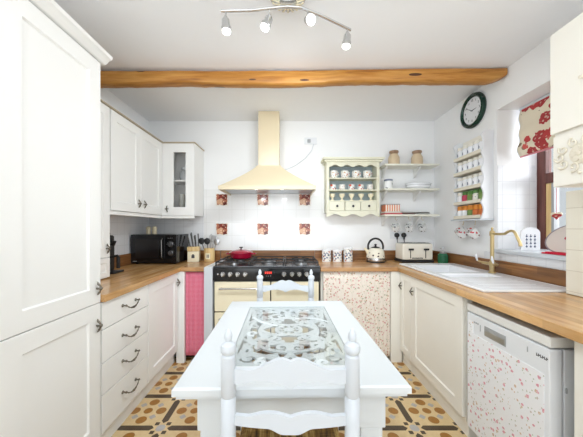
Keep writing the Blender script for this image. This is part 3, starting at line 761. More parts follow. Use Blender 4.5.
for k in range(3): b.lathe([(0.004, 0), (0.004, 0.004), (0, 0.004)], (-1.505+k*0.014, 0.735, 0), 10)
b.box((-1.462, 0.70, 0), (-1.459, 0.735, 0.002)); b.build('controls', M['greyplas'], dd)
b = MB(fz); b.box((-1.175, 0.722, 0), (-1.171, 0.745, 0.002)); b.build('indicator', M['greyplas'], dd)
b = MB(fz); xk = -1.132
for k in range(6):
    b.box((xk, 0.726, 0), (xk+0.0022, 0.738, 0.0012)); b.box((xk+0.0022, 0.726+(0.005 if k % 2 else 0.0), 0), (xk+0.0065, 0.729+(0.006 if k % 2 else 0.0), 0.0012)); xk += 0.0088
b.build('badge', M['charcoal'], dd)
b = MB(); b.box((DX+0.064, DY0-0.004, 0.60), (DX+0.07, DY0-0.0005, 0.62)); b.build('hinge_cover', M['greyplas'], dw)

rp = tag(BX('end_panel', M['cabr'], None, (XG+0.03, 0.45, 0), (XR-0.004, 1.005, 0.857), 0.002, at=(1.4, 0.73, 0)), 'cream cupboard side nearest the camera at the right edge beside the dishwasher', 'cabinet')

# right wall cabinet
rc = thing('wall_cabinet', 'cream wall cupboard at the right edge with a moulded ornament on its lower flap', 'cabinet', (1.55, 1.1, 1.478))
BX('body', M['cabr'], rc, (1.402, 0.78, 1.482), (XR-0.003, 1.392, 2.285))
fq = frame((1.401, 0, 0), (-1, 0, 0))
b = MB(fq); b.box((-1.394, 1.758, 0), (-0.782, 2.28, 0.022), 0.002); d = b.build('door', M['cabr'], rc)
b = MB(frame((1.379, 1.235, 1.975), (-1, 0, 0))); b.lathe([(0.006, 0), (0.005, 0.01), (0.009, 0.014), (0.008, 0.02), (0, 0.022)], seg=14); b.build('knob', M['applique'], d)
b = MB(fq); b.box((-1.394, 1.485, 0), (-0.782, 1.745, 0.006), 0.002); fl = b.build('flap', M['cabr'], rc)
fo = frame((1.394, 1.262, 1.628), (-1, 0, 0)); b = MB(fo)
b.lathe([(0.05, 0.0), (0.048, 0.004), (0.03, 0.007), (0, 0.008)], seg=24)
for k in range(10):
    a = 2*PI*k/10; cx_, cy_ = 0.083*math.cos(a)*1.15, 0.062*math.sin(a)
    pts = []
    for i in range(13):
        tt = i/12*2.2*PI; rr_ = 0.026*(1-i/15); pts.append((cx_+rr_*math.cos(tt+a), cy_+rr_*math.sin(tt+a), 0.004))
    b.tube(pts, [0.0055-0.0002*i for i in range(13)], 6)
for k in range(6):
    a = 2*PI*k/6; b.lathe([(0.016, 0.004), (0.014, 0.010), (0, 0.013)], (0.026*math.cos(a), 0.026*math.sin(a), 0), 12)
b.lathe([(0.012, 0.006), (0.01, 0.014), (0, 0.017)], seg=12)
b.build('ornament', M['applique'], fl)
b = MB(frame((1.394, 1.262, 1.535), (-1, 0, 0))); b.lathe([(0.004, 0), (0.008, 0.006), (0.007, 0.012), (0, 0.014)], seg=12); b.build('knob', M['applique'], fl)

# ------------------------------------------------------------------ blind and sill objects
bl = thing('roman_blind', 'red flowered cream fabric blind pulled up in the window recess', 'blind', (1.88, 1.8, 1.82))
b = MB(); prof = []
for i in range(31):
    v = i/30; z = 2.215-(2.215-1.84)*v
    prof.append((1.865-0.012*math.sin(v*PI*3)**2-0.05*max(0, v-0.55)*math.sin((v-0.55)/0.45*PI), z))
ys_ = [1.52+(2.125-1.52)*k/20 for k in range(21)]
g = [[b.bm.verts.new((x, y, z-0.006*math.sin(9*y))) for y in ys_] for x, z in prof]
for A, B in zip(g, g[1:]):
    for k in range(20): b.bm.faces.new((A[k], A[k+1], B[k+1], B[k]))
thick(b.build('fabric', M['florblind'], bl, smooth=60), 0.003)
b = MB(); g = [[b.bm.verts.new((x+0.008+0.0*y, y, z-0.004)) for y in (1.522, 2.0, 2.14)] for x, z in prof]
for A, B in zip(g, g[1:]):
    for k in range(2): b.bm.faces.new((A[k], A[k+1], B[k+1], B[k]))
thick(b.build('lining', M['appl'], bl, smooth=60), 0.003)
b = MB(); b.tube([(1.865, 1.52, 1.838), (1.865, 2.125, 1.838)], 0.006, 8); b.build('bottom_piping', plain('pink_piping', (222, 140, 150), 0.7), bl)
BX('headrail', M['white'], bl, (1.862, 1.515, 2.212), (1.905, 2.135, 2.233), 0.003)

# ornament board
ob = thing('painted_tablet', 'white rounded tablet with blue pattern leaning on the sill by the window frame', 'ornament', (1.83, 1.99, 1.10))
def arch(w, h, n=14): return [(-w/2, 0), (w/2, 0)]+[(w/2*math.cos(PI*i/n), h-w/2*0.75+w/2*0.75*math.sin(PI*i/n)) for i in range(n+1)]
mt = frame((1.832, 2.0, 1.101), (-0.25, -1, 0)); b = MB(mt); b.prism(arch(0.12, 0.175), -0.02, 0.0); b.build('tablet', M['ceramic'], ob)
b = MB(mt)
for i in range(3):
    for j in range(4):
        x, y = -0.026+i*0.026, 0.028+j*0.026; b.prism([(x-0.008, y), (x, y-0.008), (x+0.008, y), (x, y+0.008)], 0.0005, 0.0015)
        b.box((x-0.002, y+0.008, 0.0005), (x+0.002, y+0.015, 0.0015))
b.build('pattern', M['blueink'], ob)
pl = thing('serving_plate', 'oval pinkish white plate with a red motif propped on the sill', 'plate', (1.80, 1.78, 1.10))
mp = frame((1.81, 1.70, 1.202), (-0.55, -1, 0)) @ Matrix.Rotation(0.42, 4, 'Z') @ Matrix.Scale(1.5, 4, (1, 0, 0)) @ Matrix.Scale(1.18, 4)
b = MB(mp); b.lathe([(0, 0), (0.045, 0), (0.072, 0.01), (0.074, 0.013), (0.071, 0.013), (0.045, 0.004), (0, 0.004)], seg=40); b.build('plate', plain('pink_white_glaze', (230, 222, 212), 0.2), pl)
b = MB(mp); b.tube([(0.0725*math.cos(2*PI*i/40), 0.0725*math.sin(2*PI*i/40), 0.013) for i in range(40)], 0.0022, 6, closed=True); b.build('rim_line', plain('grey_rim', (150, 140, 146), 0.3), pl)
b = MB(mp)
for k in range(5):
    a = 2*PI*k/5; b.lathe([(0.009, 0.0045), (0.008, 0.006), (0, 0.0062)], (0.008*math.cos(a), 0.013*math.sin(a), 0), 10)
b.build('motif', plain('rose_motif', (196, 70, 84), 0.3), pl)
b = MB(); b.box((1.69, 1.53, 1.101), (1.765, 1.77, 1.109), 0.003); b.box((1.695, 1.54, 1.109), (1.76, 1.75, 1.115), 0.003)
tag(b.build('folded_cloth', M['red'], at=(1.77, 1.76, 1.101)), 'folded bright red cloth on the window sill under the plate', 'cloth')
bw_ = thing('hanging_heart', 'red and white fabric heart hanging in the window pane', 'ornament', (1.93, 1.87, 1.4))
b = MB(frame((1.90, 1.875, 1.36), (-1, -0.6, 0)));
hp = [(0.03*16*math.sin(a)**3/16, 0.03*(13*math.cos(a)-5*math.cos(2*a)-2*math.cos(3*a)-math.cos(4*a))/16) for a in [2*PI*i/28 for i in range(28)]]
b.prism(hp, -0.008, 0.008); b.build('heart', M['florblind'], bw_)
b = MB(); b.tube([(1.90, 1.875, 1.372), (1.90, 1.875, 1.62), (1.945, 1.875, 1.63)], 0.0012, 5); b.build('string', M['red'], bw_)

# ------------------------------------------------------------------ clock
ckk = thing('wall_clock', 'round dark green framed clock high on the right wall under the beam', 'clock', (XR, 2.43, 2.35))
fk = frame((XR-0.002, 2.43, 2.345), (-1, 0, 0))
b = MB(fk); b.lathe([(0.10, 0), (0.152, 0), (0.156, 0.012), (0.150, 0.032), (0.135, 0.04), (0.122, 0.03), (0.118, 0.018), (0.10, 0.018), (0.10, 0)], seg=56); b.build('frame', M['green'], ckk)
b = MB(fk); b.lathe([(0, 0.002), (0.119, 0.002), (0.119, 0.019), (0, 0.019)], seg=48); b.build('face', M['face'], ckk)
def text_mesh(items, name, mat, parent):
    """(string, size, matrix) list -> one mesh"""
    bm = bmesh.new()
    for s_, sz, mx in items:
        cu = bpy.data.curves.new('tmp', 'FONT'); cu.body = s_; cu.size = sz; cu.align_x = 'CENTER'; cu.align_y = 'CENTER'; cu.extrude = 0.0004
        ob_ = bpy.data.objects.new('tmp', cu); COL.objects.link(ob_); bpy.context.view_layer.update()
        me = bpy.data.meshes.new_from_object(ob_.evaluated_get(bpy.context.evaluated_depsgraph_get())); me.transform(mx); bm.from_mesh(me)
        bpy.data.objects.remove(ob_); bpy.data.curves.remove(cu); bpy.data.meshes.remove(me)
    k = MB(); k.bm.free(); k.bm = bm; return k.build(name, mat, parent, smooth=0)
for h in range(1, 13): text_mesh([(str(h), 0.028, fk @ Matrix.Translation((0.092*math.sin(h*PI/6), 0.092*math.cos(h*PI/6), 0.0205)))], 'numeral', M['charcoal'], ckk)
b = MB(fk)
for ang, L_, w_ in ((PI*0.48, 0.055, 0.0038), (-PI/3.1, 0.085, 0.0028)):
    dx_, dy_ = math.sin(ang), math.cos(ang); b.tube([(-0.012*dx_, -0.012*dy_, 0.0225), (L_*dx_, L_*dy_, 0.0225)], [w_, w_*0.6], 6, flat=0.3)
b.build('hands', M['charcoal'], ckk)

# ------------------------------------------------------------------ spice rack
sr = thing('spice_rack', 'tall white and cream open spice rack on the right wall beside the window', 'rack', (1.66, 2.39, 1.35))
RY0, RY1, RX = 2.20, 2.585, 1.605
def scal(x, z): return x
shz = [1.355, 1.487, 1.618, 1.765, 1.905]
for yy in (RY0, RY1-0.014):
    b = MB(); side = [(XR-0.003, 1.35), (RX, 1.35)]
    for k, zz in enumerate(shz):
        zn = shz[k+1] if k < 4 else 2.05
        for i in range(1, 8):
            u = i/8; side.append((RX+0.022*math.sin(PI*u), zz+(zn-zz)*u))
        side.append((RX, zn))
    side += [(RX+0.02, 2.075), (RX+0.05, 2.09), (XR-0.003, 2.09)]
    b.M = Matrix(((1, 0, 0, 0), (0, 0, 1, 0), (0, 1, 0, 0), (0, 0, 0, 1)))
    b.prism([(x, z) for x, z in side], yy, yy+0.014); b.build('side_panel', M['appl'], sr, smooth=0)
BX('back_panel', M['cabr'], sr, (XR-0.012, RY0+0.014, 1.35), (XR-0.003, RY1-0.014, 2.09), 0)
for zz in shz:
    b = MB(); b.box((RX+0.004, RY0+0.0145, zz), (XR-0.0125, RY1-0.0145, zz+0.009)); b.box((RX+0.001, RY0+0.0145, zz), (RX+0.0038, RY1-0.0145, zz+0.028)); b.build('shelf', M['applique'], sr)
BX('base_ledge', M['white'], sr, (RX-0.015, RY0-0.008, 1.336), (XR-0.003, RY1+0.008, 1.349), 0.003)
jar_mats = [M['ceramic'], plain('white_lid', (236, 232, 220), 0.3)]
def jar(loc, label, mb_, ml, r=0.028, h=0.062, lh=0.02, mark=None, group=None, name='spice_jar'):
    o = thing(name, label, 'jar', loc, group); x, y, z = loc
    b = MB(); b.lathe([(0, 0), (r*0.92, 0), (r, 0.006), (r, h-0.008), (r*0.8, h), (0, h)], loc, 18); b.build('jar', mb_, o)
    b = MB(); b.lathe([(r*0.86, 0), (r*0.9, 0.004), (r*0.86, lh), (0, lh+0.001)], (x, y, z+h+0.0005), 18); b.build('lid', ml, o)
    if mark:
        b = MB(frame((x-r-0.0004, y, z+h*0.5), (-1, 0, 0))); b.box((-0.005, -0.014, 0), (-0.0015, 0.014, 0.0008)); b.box((0.0015, -0.012, 0), (0.005, 0.006, 0.0008)); b.build('mark', mark, o)
    return o
ordn = ['first', 'second', 'third', 'fourth', 'fifth']
rown = ['bottom', 'second lowest', 'middle', 'second highest', 'top']
pa = (plain('amber_spice', (216, 150, 50), 0.4), plain('leaf_spice', (112, 140, 70), 0.4), plain('pink_spice', (198, 60, 90), 0.4), plain('orange_lid', (222, 140, 40), 0.4), plain('green_lid', (84, 132, 60), 0.4), plain('paprika', (206, 110, 50), 0.4))
for r_, zz in enumerate(shz):
    for c_ in range(5):
        y = RY1-0.052-c_*0.0705; loc = (1.655, y, zz+0.0095)
        lab = '%s from far end, %s row of spice rack' % (ordn[c_], rown[r_])
        if r_ >= 2: jar(loc, 'white jar with dark mark, '+lab, M['ceramic'], jar_mats[1], 0.0325, 0.09, 0.024, M['blueink'], 'white spice jars on the upper rows of the rack')
        elif r_ == 1:
            m1 = [M['ceramic'], pa[2], pa[1], M['florpot'], pa[1]][c_]; nm = ['white', 'pink', 'green', 'patterned', 'green'][c_]
            jar(loc, '%s jar, green lid, %s' % (nm, lab), m1, pa[4] if c_ else jar_mats[1], 0.0325, 0.078, 0.03, None, 'coloured spice jars on the lower rows of the rack')
        else:
            m1 = [M['ceramic'], M['ceramic'], pa[1], pa[5], pa[5]][c_]; nm = ['white', 'white', 'green', 'orange', 'orange'][c_]
            jar(loc, '%s jar, amber lid, %s' % (nm, lab), m1, pa[3], 0.0325, 0.07, 0.04, None, 'coloured spice jars on the lower rows of the rack')

# ------------------------------------------------------------------ painted dresser rack on back wall
dr = thing('plate_rack_dresser', 'distressed pale green wall dresser with shelves and three little drawers', 'shelf', (0.72, 3.0, 1.39))
DX0, DX1, DYF = 0.425, 1.01, 2.925
for xx in (DX0, DX1-0.03): BX('side_panel', M['greencream'], dr, (xx, DYF, 1.44), (xx+0.03, YB-0.003, 1.985), 0)
BX('back_panel', M['blueback'], dr, (DX0+0.03, YB-0.012, 1.575), (DX1-0.03, YB-0.003, 1.985), 0)
sz_ = [1.575, 1.69, 1.822]
for zz in (1.448, 1.562, 1.684, 1.815):
    BX('shelf', M['greencream'], dr, (DX0+0.0305, DYF+0.004, zz), (DX1-0.0305, YB-0.013, zz+0.013), 0.001)
b = MB(); b.box((DX0-0.045, DYF-0.045, 2.02), (DX1+0.045, YB-0.003, 2.045), 0.006); b.box((DX0-0.025, DYF-0.025, 1.998), (DX1+0.025, YB-0.003, 2.02), 0.006); b.box((DX0, DYF, 1.985), (DX1, YB-0.003, 1.998)); b.build('cornice', M['greencream'], dr)
f3 = frame((0, DYF+0.012, 0), (0, -1, 0))
def scallop(x0, x1, zt, zb, amp, k, name, parent):
    n = 48; top = [(x0+(x1-x0)*i/n, zt) for i in range(n+1)]; bot = [(x0+(x1-x0)*i/n, zb-amp*math.cos(2*PI*k*i/n)*0.5+amp*0.5) for i in range(n+1)]
    b = MB(f3); b.strip(top, bot, 0, 0.011); return b.build(name, M['greencream'], parent)
scallop(DX0+0.031, DX1-0.031, 1.984, 1.945, 0.024, 4, 'scalloped_frieze', dr)
scallop(DX0+0.001, DX1-0.001, 1.447, 1.395, 0.03, 3, 'scalloped_apron', dr)
for k in range(3):
    u0 = DX0+0.033+k*0.175; b = MB(f3); b.box((u0, 1.463, -0.12), (u0+0.169, 1.56, 0.008), 0.003); d = b.build('drawer', M['greencream'], dr)
    b = MB(frame((u0+0.0845, DYF+0.004, 1.512), (0, -1, 0))); b.lathe([(0.006, 0), (0.006, 0.008), (0.013, 0.014), (0.012, 0.022), (0, 0.025)], seg=14); b.build('knob', M['charcoal'], d)
posn = ['leftmost', 'second from left', 'second from right', 'rightmost']
for k in range(4):
    vessel('flowered_mug', mugprof(0.043, 0.082), M['florpot'], (0.515+k*0.125, 2.99, 1.829), 'flower painted mug, %s on the top shelf of the green dresser' % posn[k], 'mug', 'flower painted mugs on the dresser top shelf', handle=(0.043, 0.02, 0.065, -0.6))
redw = floral('red_and_white_pot_print', (242, 238, 232), [(204, 50, 44), (220, 90, 60)], 26, 0.4, (90, 130, 150), 0.2)
ord5 = ['leftmost', 'second from left', 'middle', 'second from right', 'rightmost']
for k in range(5):
    vessel('small_pot', mugprof(0.034, 0.06), redw if k in (0, 2, 3) else M['florpot'], (0.505+k*0.105, 2.99, 1.698), 'small red and white pot, %s on the middle shelf of the green dresser' % ord5[k], 'pot', 'small pots on the dresser middle shelf')
for k in range(5):
    vessel('cream_egg_cup', [(0, 0), (0.024, 0), (0.024, 0.006), (0.009, 0.018), (0.009, 0.028), (0.03, 0.055), (0.032, 0.078), (0.028, 0.078), (0.006, 0.034), (0, 0.034)], M['cream'], (0.50+k*0.108, 2.985, 1.576), 'cream egg cup, %s on the lowest dresser shelf above the little drawers' % ord5[k], 'cup', 'egg cups on the dresser bottom shelf')

# ------------------------------------------------------------------ three open shelves
ws = []
for zz, lab in ((1.955, 'top'), (1.685, 'middle'), (1.40, 'bottom')):
    s = thing('wall_shelf', '%s one of three white open shelves on the back wall beside the corner' % lab, 'shelf', (1.34, 3.0, zz), 'white open shelves on the back wall')
    BX('board', M['shelfp'], s, (1.058, 2.90, zz), (1.66, YB-0.003, zz+0.02), 0.003)
    for x in (1.10, 1.47):
        b = MB(Matrix(((0, 0, 1, x), (1, 0, 0, 0), (0, 1, 0, 0), (0, 0, 0, 1))))
        b.prism([(YB-0.003, zz-0.001), (2.94, zz-0.001), (2.95, zz-0.02), (3.0, zz-0.035), (3.04, zz-0.08), (3.07, zz-0.1), (YB-0.003, zz-0.105)], -0.008, 0.008); b.build('bracket', M['cab'], s)
def stonejar(x, lab):
    o = thing('stoneware_jar', 'beige stoneware jar with brown neck, %s of the pair on the top shelf' % lab, 'jar', (x, 2.98, 1.9755), 'stoneware jars on the top shelf'); c = (x, 2.98, 1.9755)
    b = MB(); b.lathe([(0, 0), (0.058, 0), (0.062, 0.01), (0.06, 0.085), (0.045, 0.115), (0.043, 0.122), (0, 0.122)], c, 32); b.build('body', M['stone'], o)
    b = MB(); b.lathe([(0.042, 0.1225), (0.042, 0.133), (0.05, 0.138), (0.051, 0.155), (0.045, 0.16), (0, 0.161)], c, 32); b.build('neck', M['cork'], o)
stonejar(1.19, 'left'); stonejar(1.45, 'right')
o = thing('storage_jar', 'small white patterned jar with dark lid on the middle open shelf', 'jar', (1.125, 2.97, 1.7055)); c = (1.125, 2.97, 1.7055)
b = MB(); b.lathe([(0, 0), (0.046, 0), (0.05, 0.01), (0.05, 0.08), (0.045, 0.088), (0, 0.088)], c, 28); b.build('jar', M['dotmug'], o)
b = MB(); b.lathe([(0.046, 0.0885), (0.047, 0.105), (0.02, 0.112), (0, 0.113)], c, 28); b.build('lid', plain('grey_blue_lid', (120, 128, 150), 0.3), o)
mo = Matrix.Translation((1.47, 2.99, 1.7055)) @ Matrix.Scale(1.55, 4, (1, 0, 0))
b = MB(mo); b.lathe([(0, 0), (0.06, 0), (0.082, 0.02), (0.088, 0.06), (0.092, 0.064), (0.086, 0.068), (0.078, 0.066), (0.076, 0.022), (0.055, 0.008), (0, 0.008)], (0, 0, 0), 48); b2 = b.build('serving_dish', M['ceramic'], at=(1.47, 2.99, 1.7055))
tag(b2, 'white oval serving dish with a grey band on the middle open shelf', 'dish')
b = MB(mo); b.tube([(0.0875*math.cos(2*PI*i/48), 0.0875*math.sin(2*PI*i/48), 0.045) for i in range(48)], 0.0025, 6, closed=True)
sb_ = b.build('band', M['greyplas'], b2); 
o = thing('recipe_box', 'white box striped in orange on the left of the bottom open shelf', 'box', (1.15, 2.98, 1.4205))
stripe = NT('orange_stripe_print', 0.5); sx_ = stripe.xyz()[0]
stripe.col(stripe.mix(stripe.M('LESS_THAN', stripe.M('FRACT', stripe.M('DIVIDE', stripe.M('ADD', sx_, 9.0), 0.026)), 0.45), lin((240, 232, 220)), lin((222, 130, 90))))
BX('box', stripe.m, o, (1.07, 2.925, 1.4545), (1.235, 3.04, 1.528), 0.004)
BX('lid', M['greyplas'], o, (1.066, 2.92, 1.5285), (1.239, 3.044, 1.535), 0.002)
for k, (col_, nm) in enumerate((((200, 90, 90), 'red'), ((222, 214, 204), 'cream'))):
    tag(BX('recipe_book', [plain('book_cover_%s' % nm, col_, 0.5)], None, (1.066, 2.915, 1.4205+k*0.017), (1.26-k*0.01, 3.06, 1.4365+k*0.017), 0.002, at=(1.15, 2.98, 1.4205+k*0.017)), '%s covered book lying flat under the striped box' % nm, 'book', 'books lying under the striped box')
for k, (x, r, nm) in enumerate(((1.36, 0.085, 'left stack of the two, grey rimmed, upper plate'), (1.36, 0.088, 'left stack of the two, grey rimmed, lower plate'), (1.52, 0.075, 'right hand stack, smaller lower plate'), (1.52, 0.07, 'right hand stack, smaller upper plate'))):
    zz = 1.4205+(0.012 if k in (0, 3) else 0)+0.0005
    b = MB(); b.lathe([(0, 0), (r*0.6, 0), (r*0.7, 0.003), (r, 0.011), (r, 0.0135), (r*0.68, 0.006), (0, 0.006)], (0, 0, 0), 36); o = b.build('side_plate', plain('plate_glaze_%d' % k, [(222, 220, 216), (150, 120, 116), (226, 226, 224), (140, 136, 134)][k], 0.2), at=(0, 0, 0)); o.location = (x, 2.985, zz)
    tag(o, 'plate on the bottom open shelf, %s' % nm, 'plate', 'plates on the bottom open shelf')

# hanging mugs
def hang_mug(loc, axis_n, mat, label, group):
    """mug hanging by its handle, opening tilted out"""
    o = thing('hanging_mug', label, 'mug', loc, group)
    mx = frame(loc, axis_n) @ Matrix.Rotation(0.5, 4, 'Z') @ Matrix.Rotation(-PI/2+0.5, 4, 'X') @ Matrix.Translation((0, 0, -0.042))
    b = MB(mx); b.lathe([(0, 0), (0.036, 0), (0.043, 0.012), (0.043, 0.084), (0.039, 0.084), (0.039, 0.014), (0, 0.008)], seg=28); b.build('body', mat, o)
    b = MB(mx); b.tube([(0.0, 0.041+0.024*math.sin(PI*i/8), 0.045-0.026*math.cos(PI*i/8)) for i in range(9)], 0.0045, 6); b.build('mug_handle', mat, o)
    return o
for k, (px, nm) in enumerate(((396, 'left'), (409.5, 'middle'), (422.5, 'right'))):
    x = (px-288)*2.97/265
    hang_mug((x, 2.975, 1.275), (0, -1, 0), M['dotmug'], '%s one of three white patterned mugs hanging under the bottom open shelf' % nm, 'mugs hanging under the open shelf')
    b = MB(); b.tube([(x, 2.99, 1.399), (x, 2.99, 1.37), (x+0.012, 2.985, 1.355), (x+0.022, 2.98, 1.365)], 0.002, 6)
    tag(b.build('cup_hook', M['brass'], at=(x, 2.99, 1.38)), 'small brass hook above the %s hanging mug of the open shelf' % nm, 'hook', 'cup hooks under the open shelf')
for k, (y, nm) in enumerate(((2.50, 'far'), (2.34, 'near'))):
    hang_mug((1.635, y, 1.225), (-0.7, -0.7, 0), M['redmug'], '%s one of two white mugs with red sprigs hanging under the spice rack' % nm, 'mugs hanging under the spice rack')
    b = MB(); b.tube([(1.655, y, 1.335), (1.655, y, 1.31), (1.645, y-0.008, 1.297), (1.638, y-0.015, 1.305)], 0.002, 6)
    tag(b.build('cup_hook', M['brass'], at=(1.655, y, 1.32)), 'small brass hook above the %s mug under the spice rack' % nm, 'hook', 'cup hooks under the spice rack')

# ------------------------------------------------------------------ small appliances
# microwave
mw = thing('microwave', 'black microwave oven in the left corner of the worktop', 'microwave', (-1.37, 2.85, 0.901))
mx0, mx1, my0, my1, mz0, mz1 = -1.603, -1.135, 2.70, 3.03, 0.909, 1.205
BX('body', M['black'], mw, (mx0, my0+0.02, mz0), (mx1, my1, mz1), 0.006)
b = MB(); b.box((mx0, my0, mz0+0.002), (mx0+0.345, my0+0.019, mz1-0.002), 0.005); d = b.build('door', M['black'], mw)
b = MB(); b.box((mx0+0.045, my0-0.002, mz0+0.055), (mx0+0.285, my0-0.0002, mz1-0.05), 0.001); b.build('window', M['dglass'], d)
b = MB(); b.tube([(mx0+0.325, my0-0.002, mz0+0.05), (mx0+0.325, my0-0.022, mz0+0.065), (mx0+0.325, my0-0.022, mz1-0.06), (mx0+0.325, my0-0.002, mz1-0.045)], 0.007, 8); b.build('handle', plain('dark_chrome', (110, 108, 104), 0.2, 1.0), d)
b = MB(); b.box((mx0+0.022, my0-0.0012, mz0+0.018), (mx0+0.062, my0-0.0002, mz0+0.025)); b.build('badge', M['greyplas'], d)
b = MB(); b.box((mx0+0.347, my0, mz0+0.002), (mx1, my0+0.019, mz1-0.002), 0.004); cp_ = b.build('control_panel', M['black'], mw)
for zz in (1.10, 1.015):
    b = MB(frame((mx0+0.407, my0, zz), (0, -1, 0))); b.lathe([(0.026, 0), (0.026, 0.004), (0.021, 0.008), (0.019, 0.022), (0, 0.023)], seg=24); b.box((-0.002, -0.018, 0.022), (0.002, 0.018, 0.026)); b.build('knob', plain('gunmetal', (120, 122, 126), 0.25, 0.8), cp_)
b = MB(frame((mx0+0.407, my0, 1.06), (0, -1, 0)))
for k in range(9):
    a = PI*(k/8); b.box((0.036*math.cos(a)-0.0015, 0.04+0.034*math.sin(a)-0.0015, 0), (0.036*math.cos(a)+0.0015, 0.04+0.034*math.sin(a)+0.0015, 0.0006))
for k in range(3): b.box((-0.03+k*0.02, 0.105, 0), (-0.018+k*0.02, 0.108, 0.0006))
b.build('dial_marks', M['greyplas'], cp_)
for x in (mx0+0.04, mx1-0.04):
    for y in (my0+0.05, my1-0.05):
        b = MB(); b.cyl((x, y, 0.9005), 0.012, 0.0085, 12); b.build('foot', M['matblack'], mw)
for x, nm in ((-1.50, 'left'), (-1.435, 'right')):
    vessel('salt_shaker', [(0, 0), (0.022, 0), (0.025, 0.01), (0.021, 0.045), (0.026, 0.06), (0.018, 0.078), (0, 0.084)], plain('cream_brown_glaze_'+nm, (222, 208, 176), 0.3, var=0.2), (x, 2.85, 1.2065), '%s of two small cream pots on top of the microwave' % nm, 'pot', 'small pots on the microwave')

# coffee maker
cm = thing('coffee_maker', 'black coffee maker with side arm on the worktop by the slim cupboard', 'coffee maker', (-1.46, 2.17, 0.9005))
bx_, by_ = -1.475, 2.17
BX('base', M['matblack'], cm, (bx_-0.06, by_-0.06, 0.9005), (bx_+0.085, by_+0.08, 0.918), 0.006)
b = MB(); b.box((bx_-0.05, by_-0.03, 0.918), (bx_+0.02, by_+0.06, 1.15), 0.012); b.build('column', M['matblack'], cm)
b = MB(); b.lathe([(0.035, 0), (0.04, 0.02), (0.04, 0.05), (0.03, 0.06), (0, 0.062)], (bx_+0.0, by_+0.005, 1.15), 20); b.lathe([(0.01, 0), (0.014, 0.012), (0.008, 0.022), (0, 0.024)], (bx_, by_+0.005, 1.212), 12); b.build('head', M['matblack'], cm)
b = MB(); b.tube([(bx_, by_, 1.135), (bx_+0.055, by_-0.01, 1.135), (bx_+0.06, by_-0.01, 1.165)], [0.014, 0.012, 0.016], 10); b.build('spout', M['matblack'], cm)
b = MB(); b.tube([(bx_+0.01, by_, 1.03), (bx_+0.09, by_-0.02, 1.045), (bx_+0.098, by_-0.02, 1.03), (bx_+0.098, by_-0.02, 0.945)], [0.01, 0.01, 0.014, 0.014], 10); b.build('arm', M['matblack'], cm)

# knife block
kb = thing('knife_block', 'pale beech block bristling with steel handled knives beside the microwave', 'knife block', (-1.03, 2.95, 0.9005))
kx, ky = -1.04, 2.93
b = MB(Matrix.Translation((kx, ky, 0.9005)) @ Matrix.Rotation(0.15, 4, 'Z')); b.box((-0.06, -0.05, 0), (0.06, 0.05, 0.115), 0.006); b.build('body', M['cream'], kb)
b = MB(Matrix.Translation((kx, ky, 1.0160)) @ Matrix.Rotation(0.15, 4, 'Z')); b.box((-0.062, -0.052, 0), (0.062, 0.052, 0.05), 0.006); b.build('top', M['beech'], kb)
b = MB(Matrix.Translation((kx, ky, 0.9605)) @ Matrix.Rotation(0.15, 4, 'Z')); b.box((-0.016, -0.0515, -0.018), (0.016, -0.0502, 0.014)); b.box((-0.009, -0.0515, 0.014), (0.009, -0.0502, 0.024)); b.build('emblem', M['charcoal'], kb)
for k in range(7):
    dx_, dy_ = -0.046+0.0152*k, (-0.02 if k % 2 else 0.02); hz_ = 0.115+0.04*((k*5) % 4)/3
    b = MB(); z0 = 1.0655; b.tube([(kx+dx_, ky+dy_, z0-0.01), (kx+dx_*1.25-0.012, ky+dy_-0.004, z0+hz_*0.6), (kx+dx_*1.35-0.02, ky+dy_-0.006, z0+hz_)], [0.006, 0.0065, 0.008], 8)
    tag(b.build('knife', M['knifeh'], at=(kx+dx_, ky+dy_, z0)), 'steel knife handle standing in the beech block, %s from the left' % ['first', 'second', 'third', 'fourth', 'fifth', 'sixth', 'seventh'][k], 'knife', 'knives in the block')
# utensil pot
up = thing('utensil_pot', 'beech and cream utensil holder next to the knife block', 'pot', (-0.86, 2.94, 0.9005))
ux, uy = -0.875, 2.95
b = MB(); b.lathe([(0, 0), (0.055, 0), (0.058, 0.004), (0.058, 0.145), (0.052, 0.145), (0.052, 0.012), (0, 0.01)], (ux, uy, 0.9005), 28); b.build('pot', M['beech'], up)
b = MB(); b.box((ux-0.026, uy-0.0605, 0.93), (ux+0.026, uy-0.0585, 0.995)); b.build('label_panel', M['cream'], up)
b = MB(); b.box((ux-0.011, uy-0.0618, 0.945), (ux-0.003, uy-0.0607, 0.98)); b.box((ux+0.003, uy-0.0618, 0.945), (ux+0.011, uy-0.0607, 0.98)); b.build('emblem', M['charcoal'], up)
def utensil(name, dx_, dy_, tilt, L_, head, mat, label):
    mx = Matrix.Translation((ux+dx_, uy+dy_, 0.915)) @ Matrix.Rotation(tilt, 4, 'Y'); b = MB(mx); b.tube([(0, 0, 0), (0, 0, L_)], 0.004, 8)
    if head == 'spoon':
        b.M = mx @ Matrix.Translation((0, 0, L_+0.03)) @ Matrix.Scale(0.25, 4, (0, 1, 0)); b.lathe([(0, -0.04), (0.024, -0.028), (0.034, 0), (0.028, 0.026), (0, 0.038)], seg=18)
    if head == 'turner':
        b.M = mx; b.box((-0.028, -0.003, L_-0.005), (0.028, 0.003, L_+0.075), 0.002)
    if head == 'whisk':
        b.M = mx
        for q in range(5):
            a = PI*q/5; b.tube([(0.024*math.sin(PI*i/12)*math.cos(a)*(1 if i < 13 else 1), 0.024*math.sin(PI*i/12)*math.sin(a), L_+0.08*i/12) for i in range(13)], 0.0015, 5)
            b.tube([(-0.024*math.sin(PI*i/12)*math.cos(a), -0.024*math.sin(PI*i/12)*math.sin(a), L_+0.08*i/12) for i in range(13)], 0.0015, 5)
    tag(b.build(name, mat, at=(ux+dx_, uy+dy_, 0.915)), label, 'utensil', 'utensils in the beech holder')
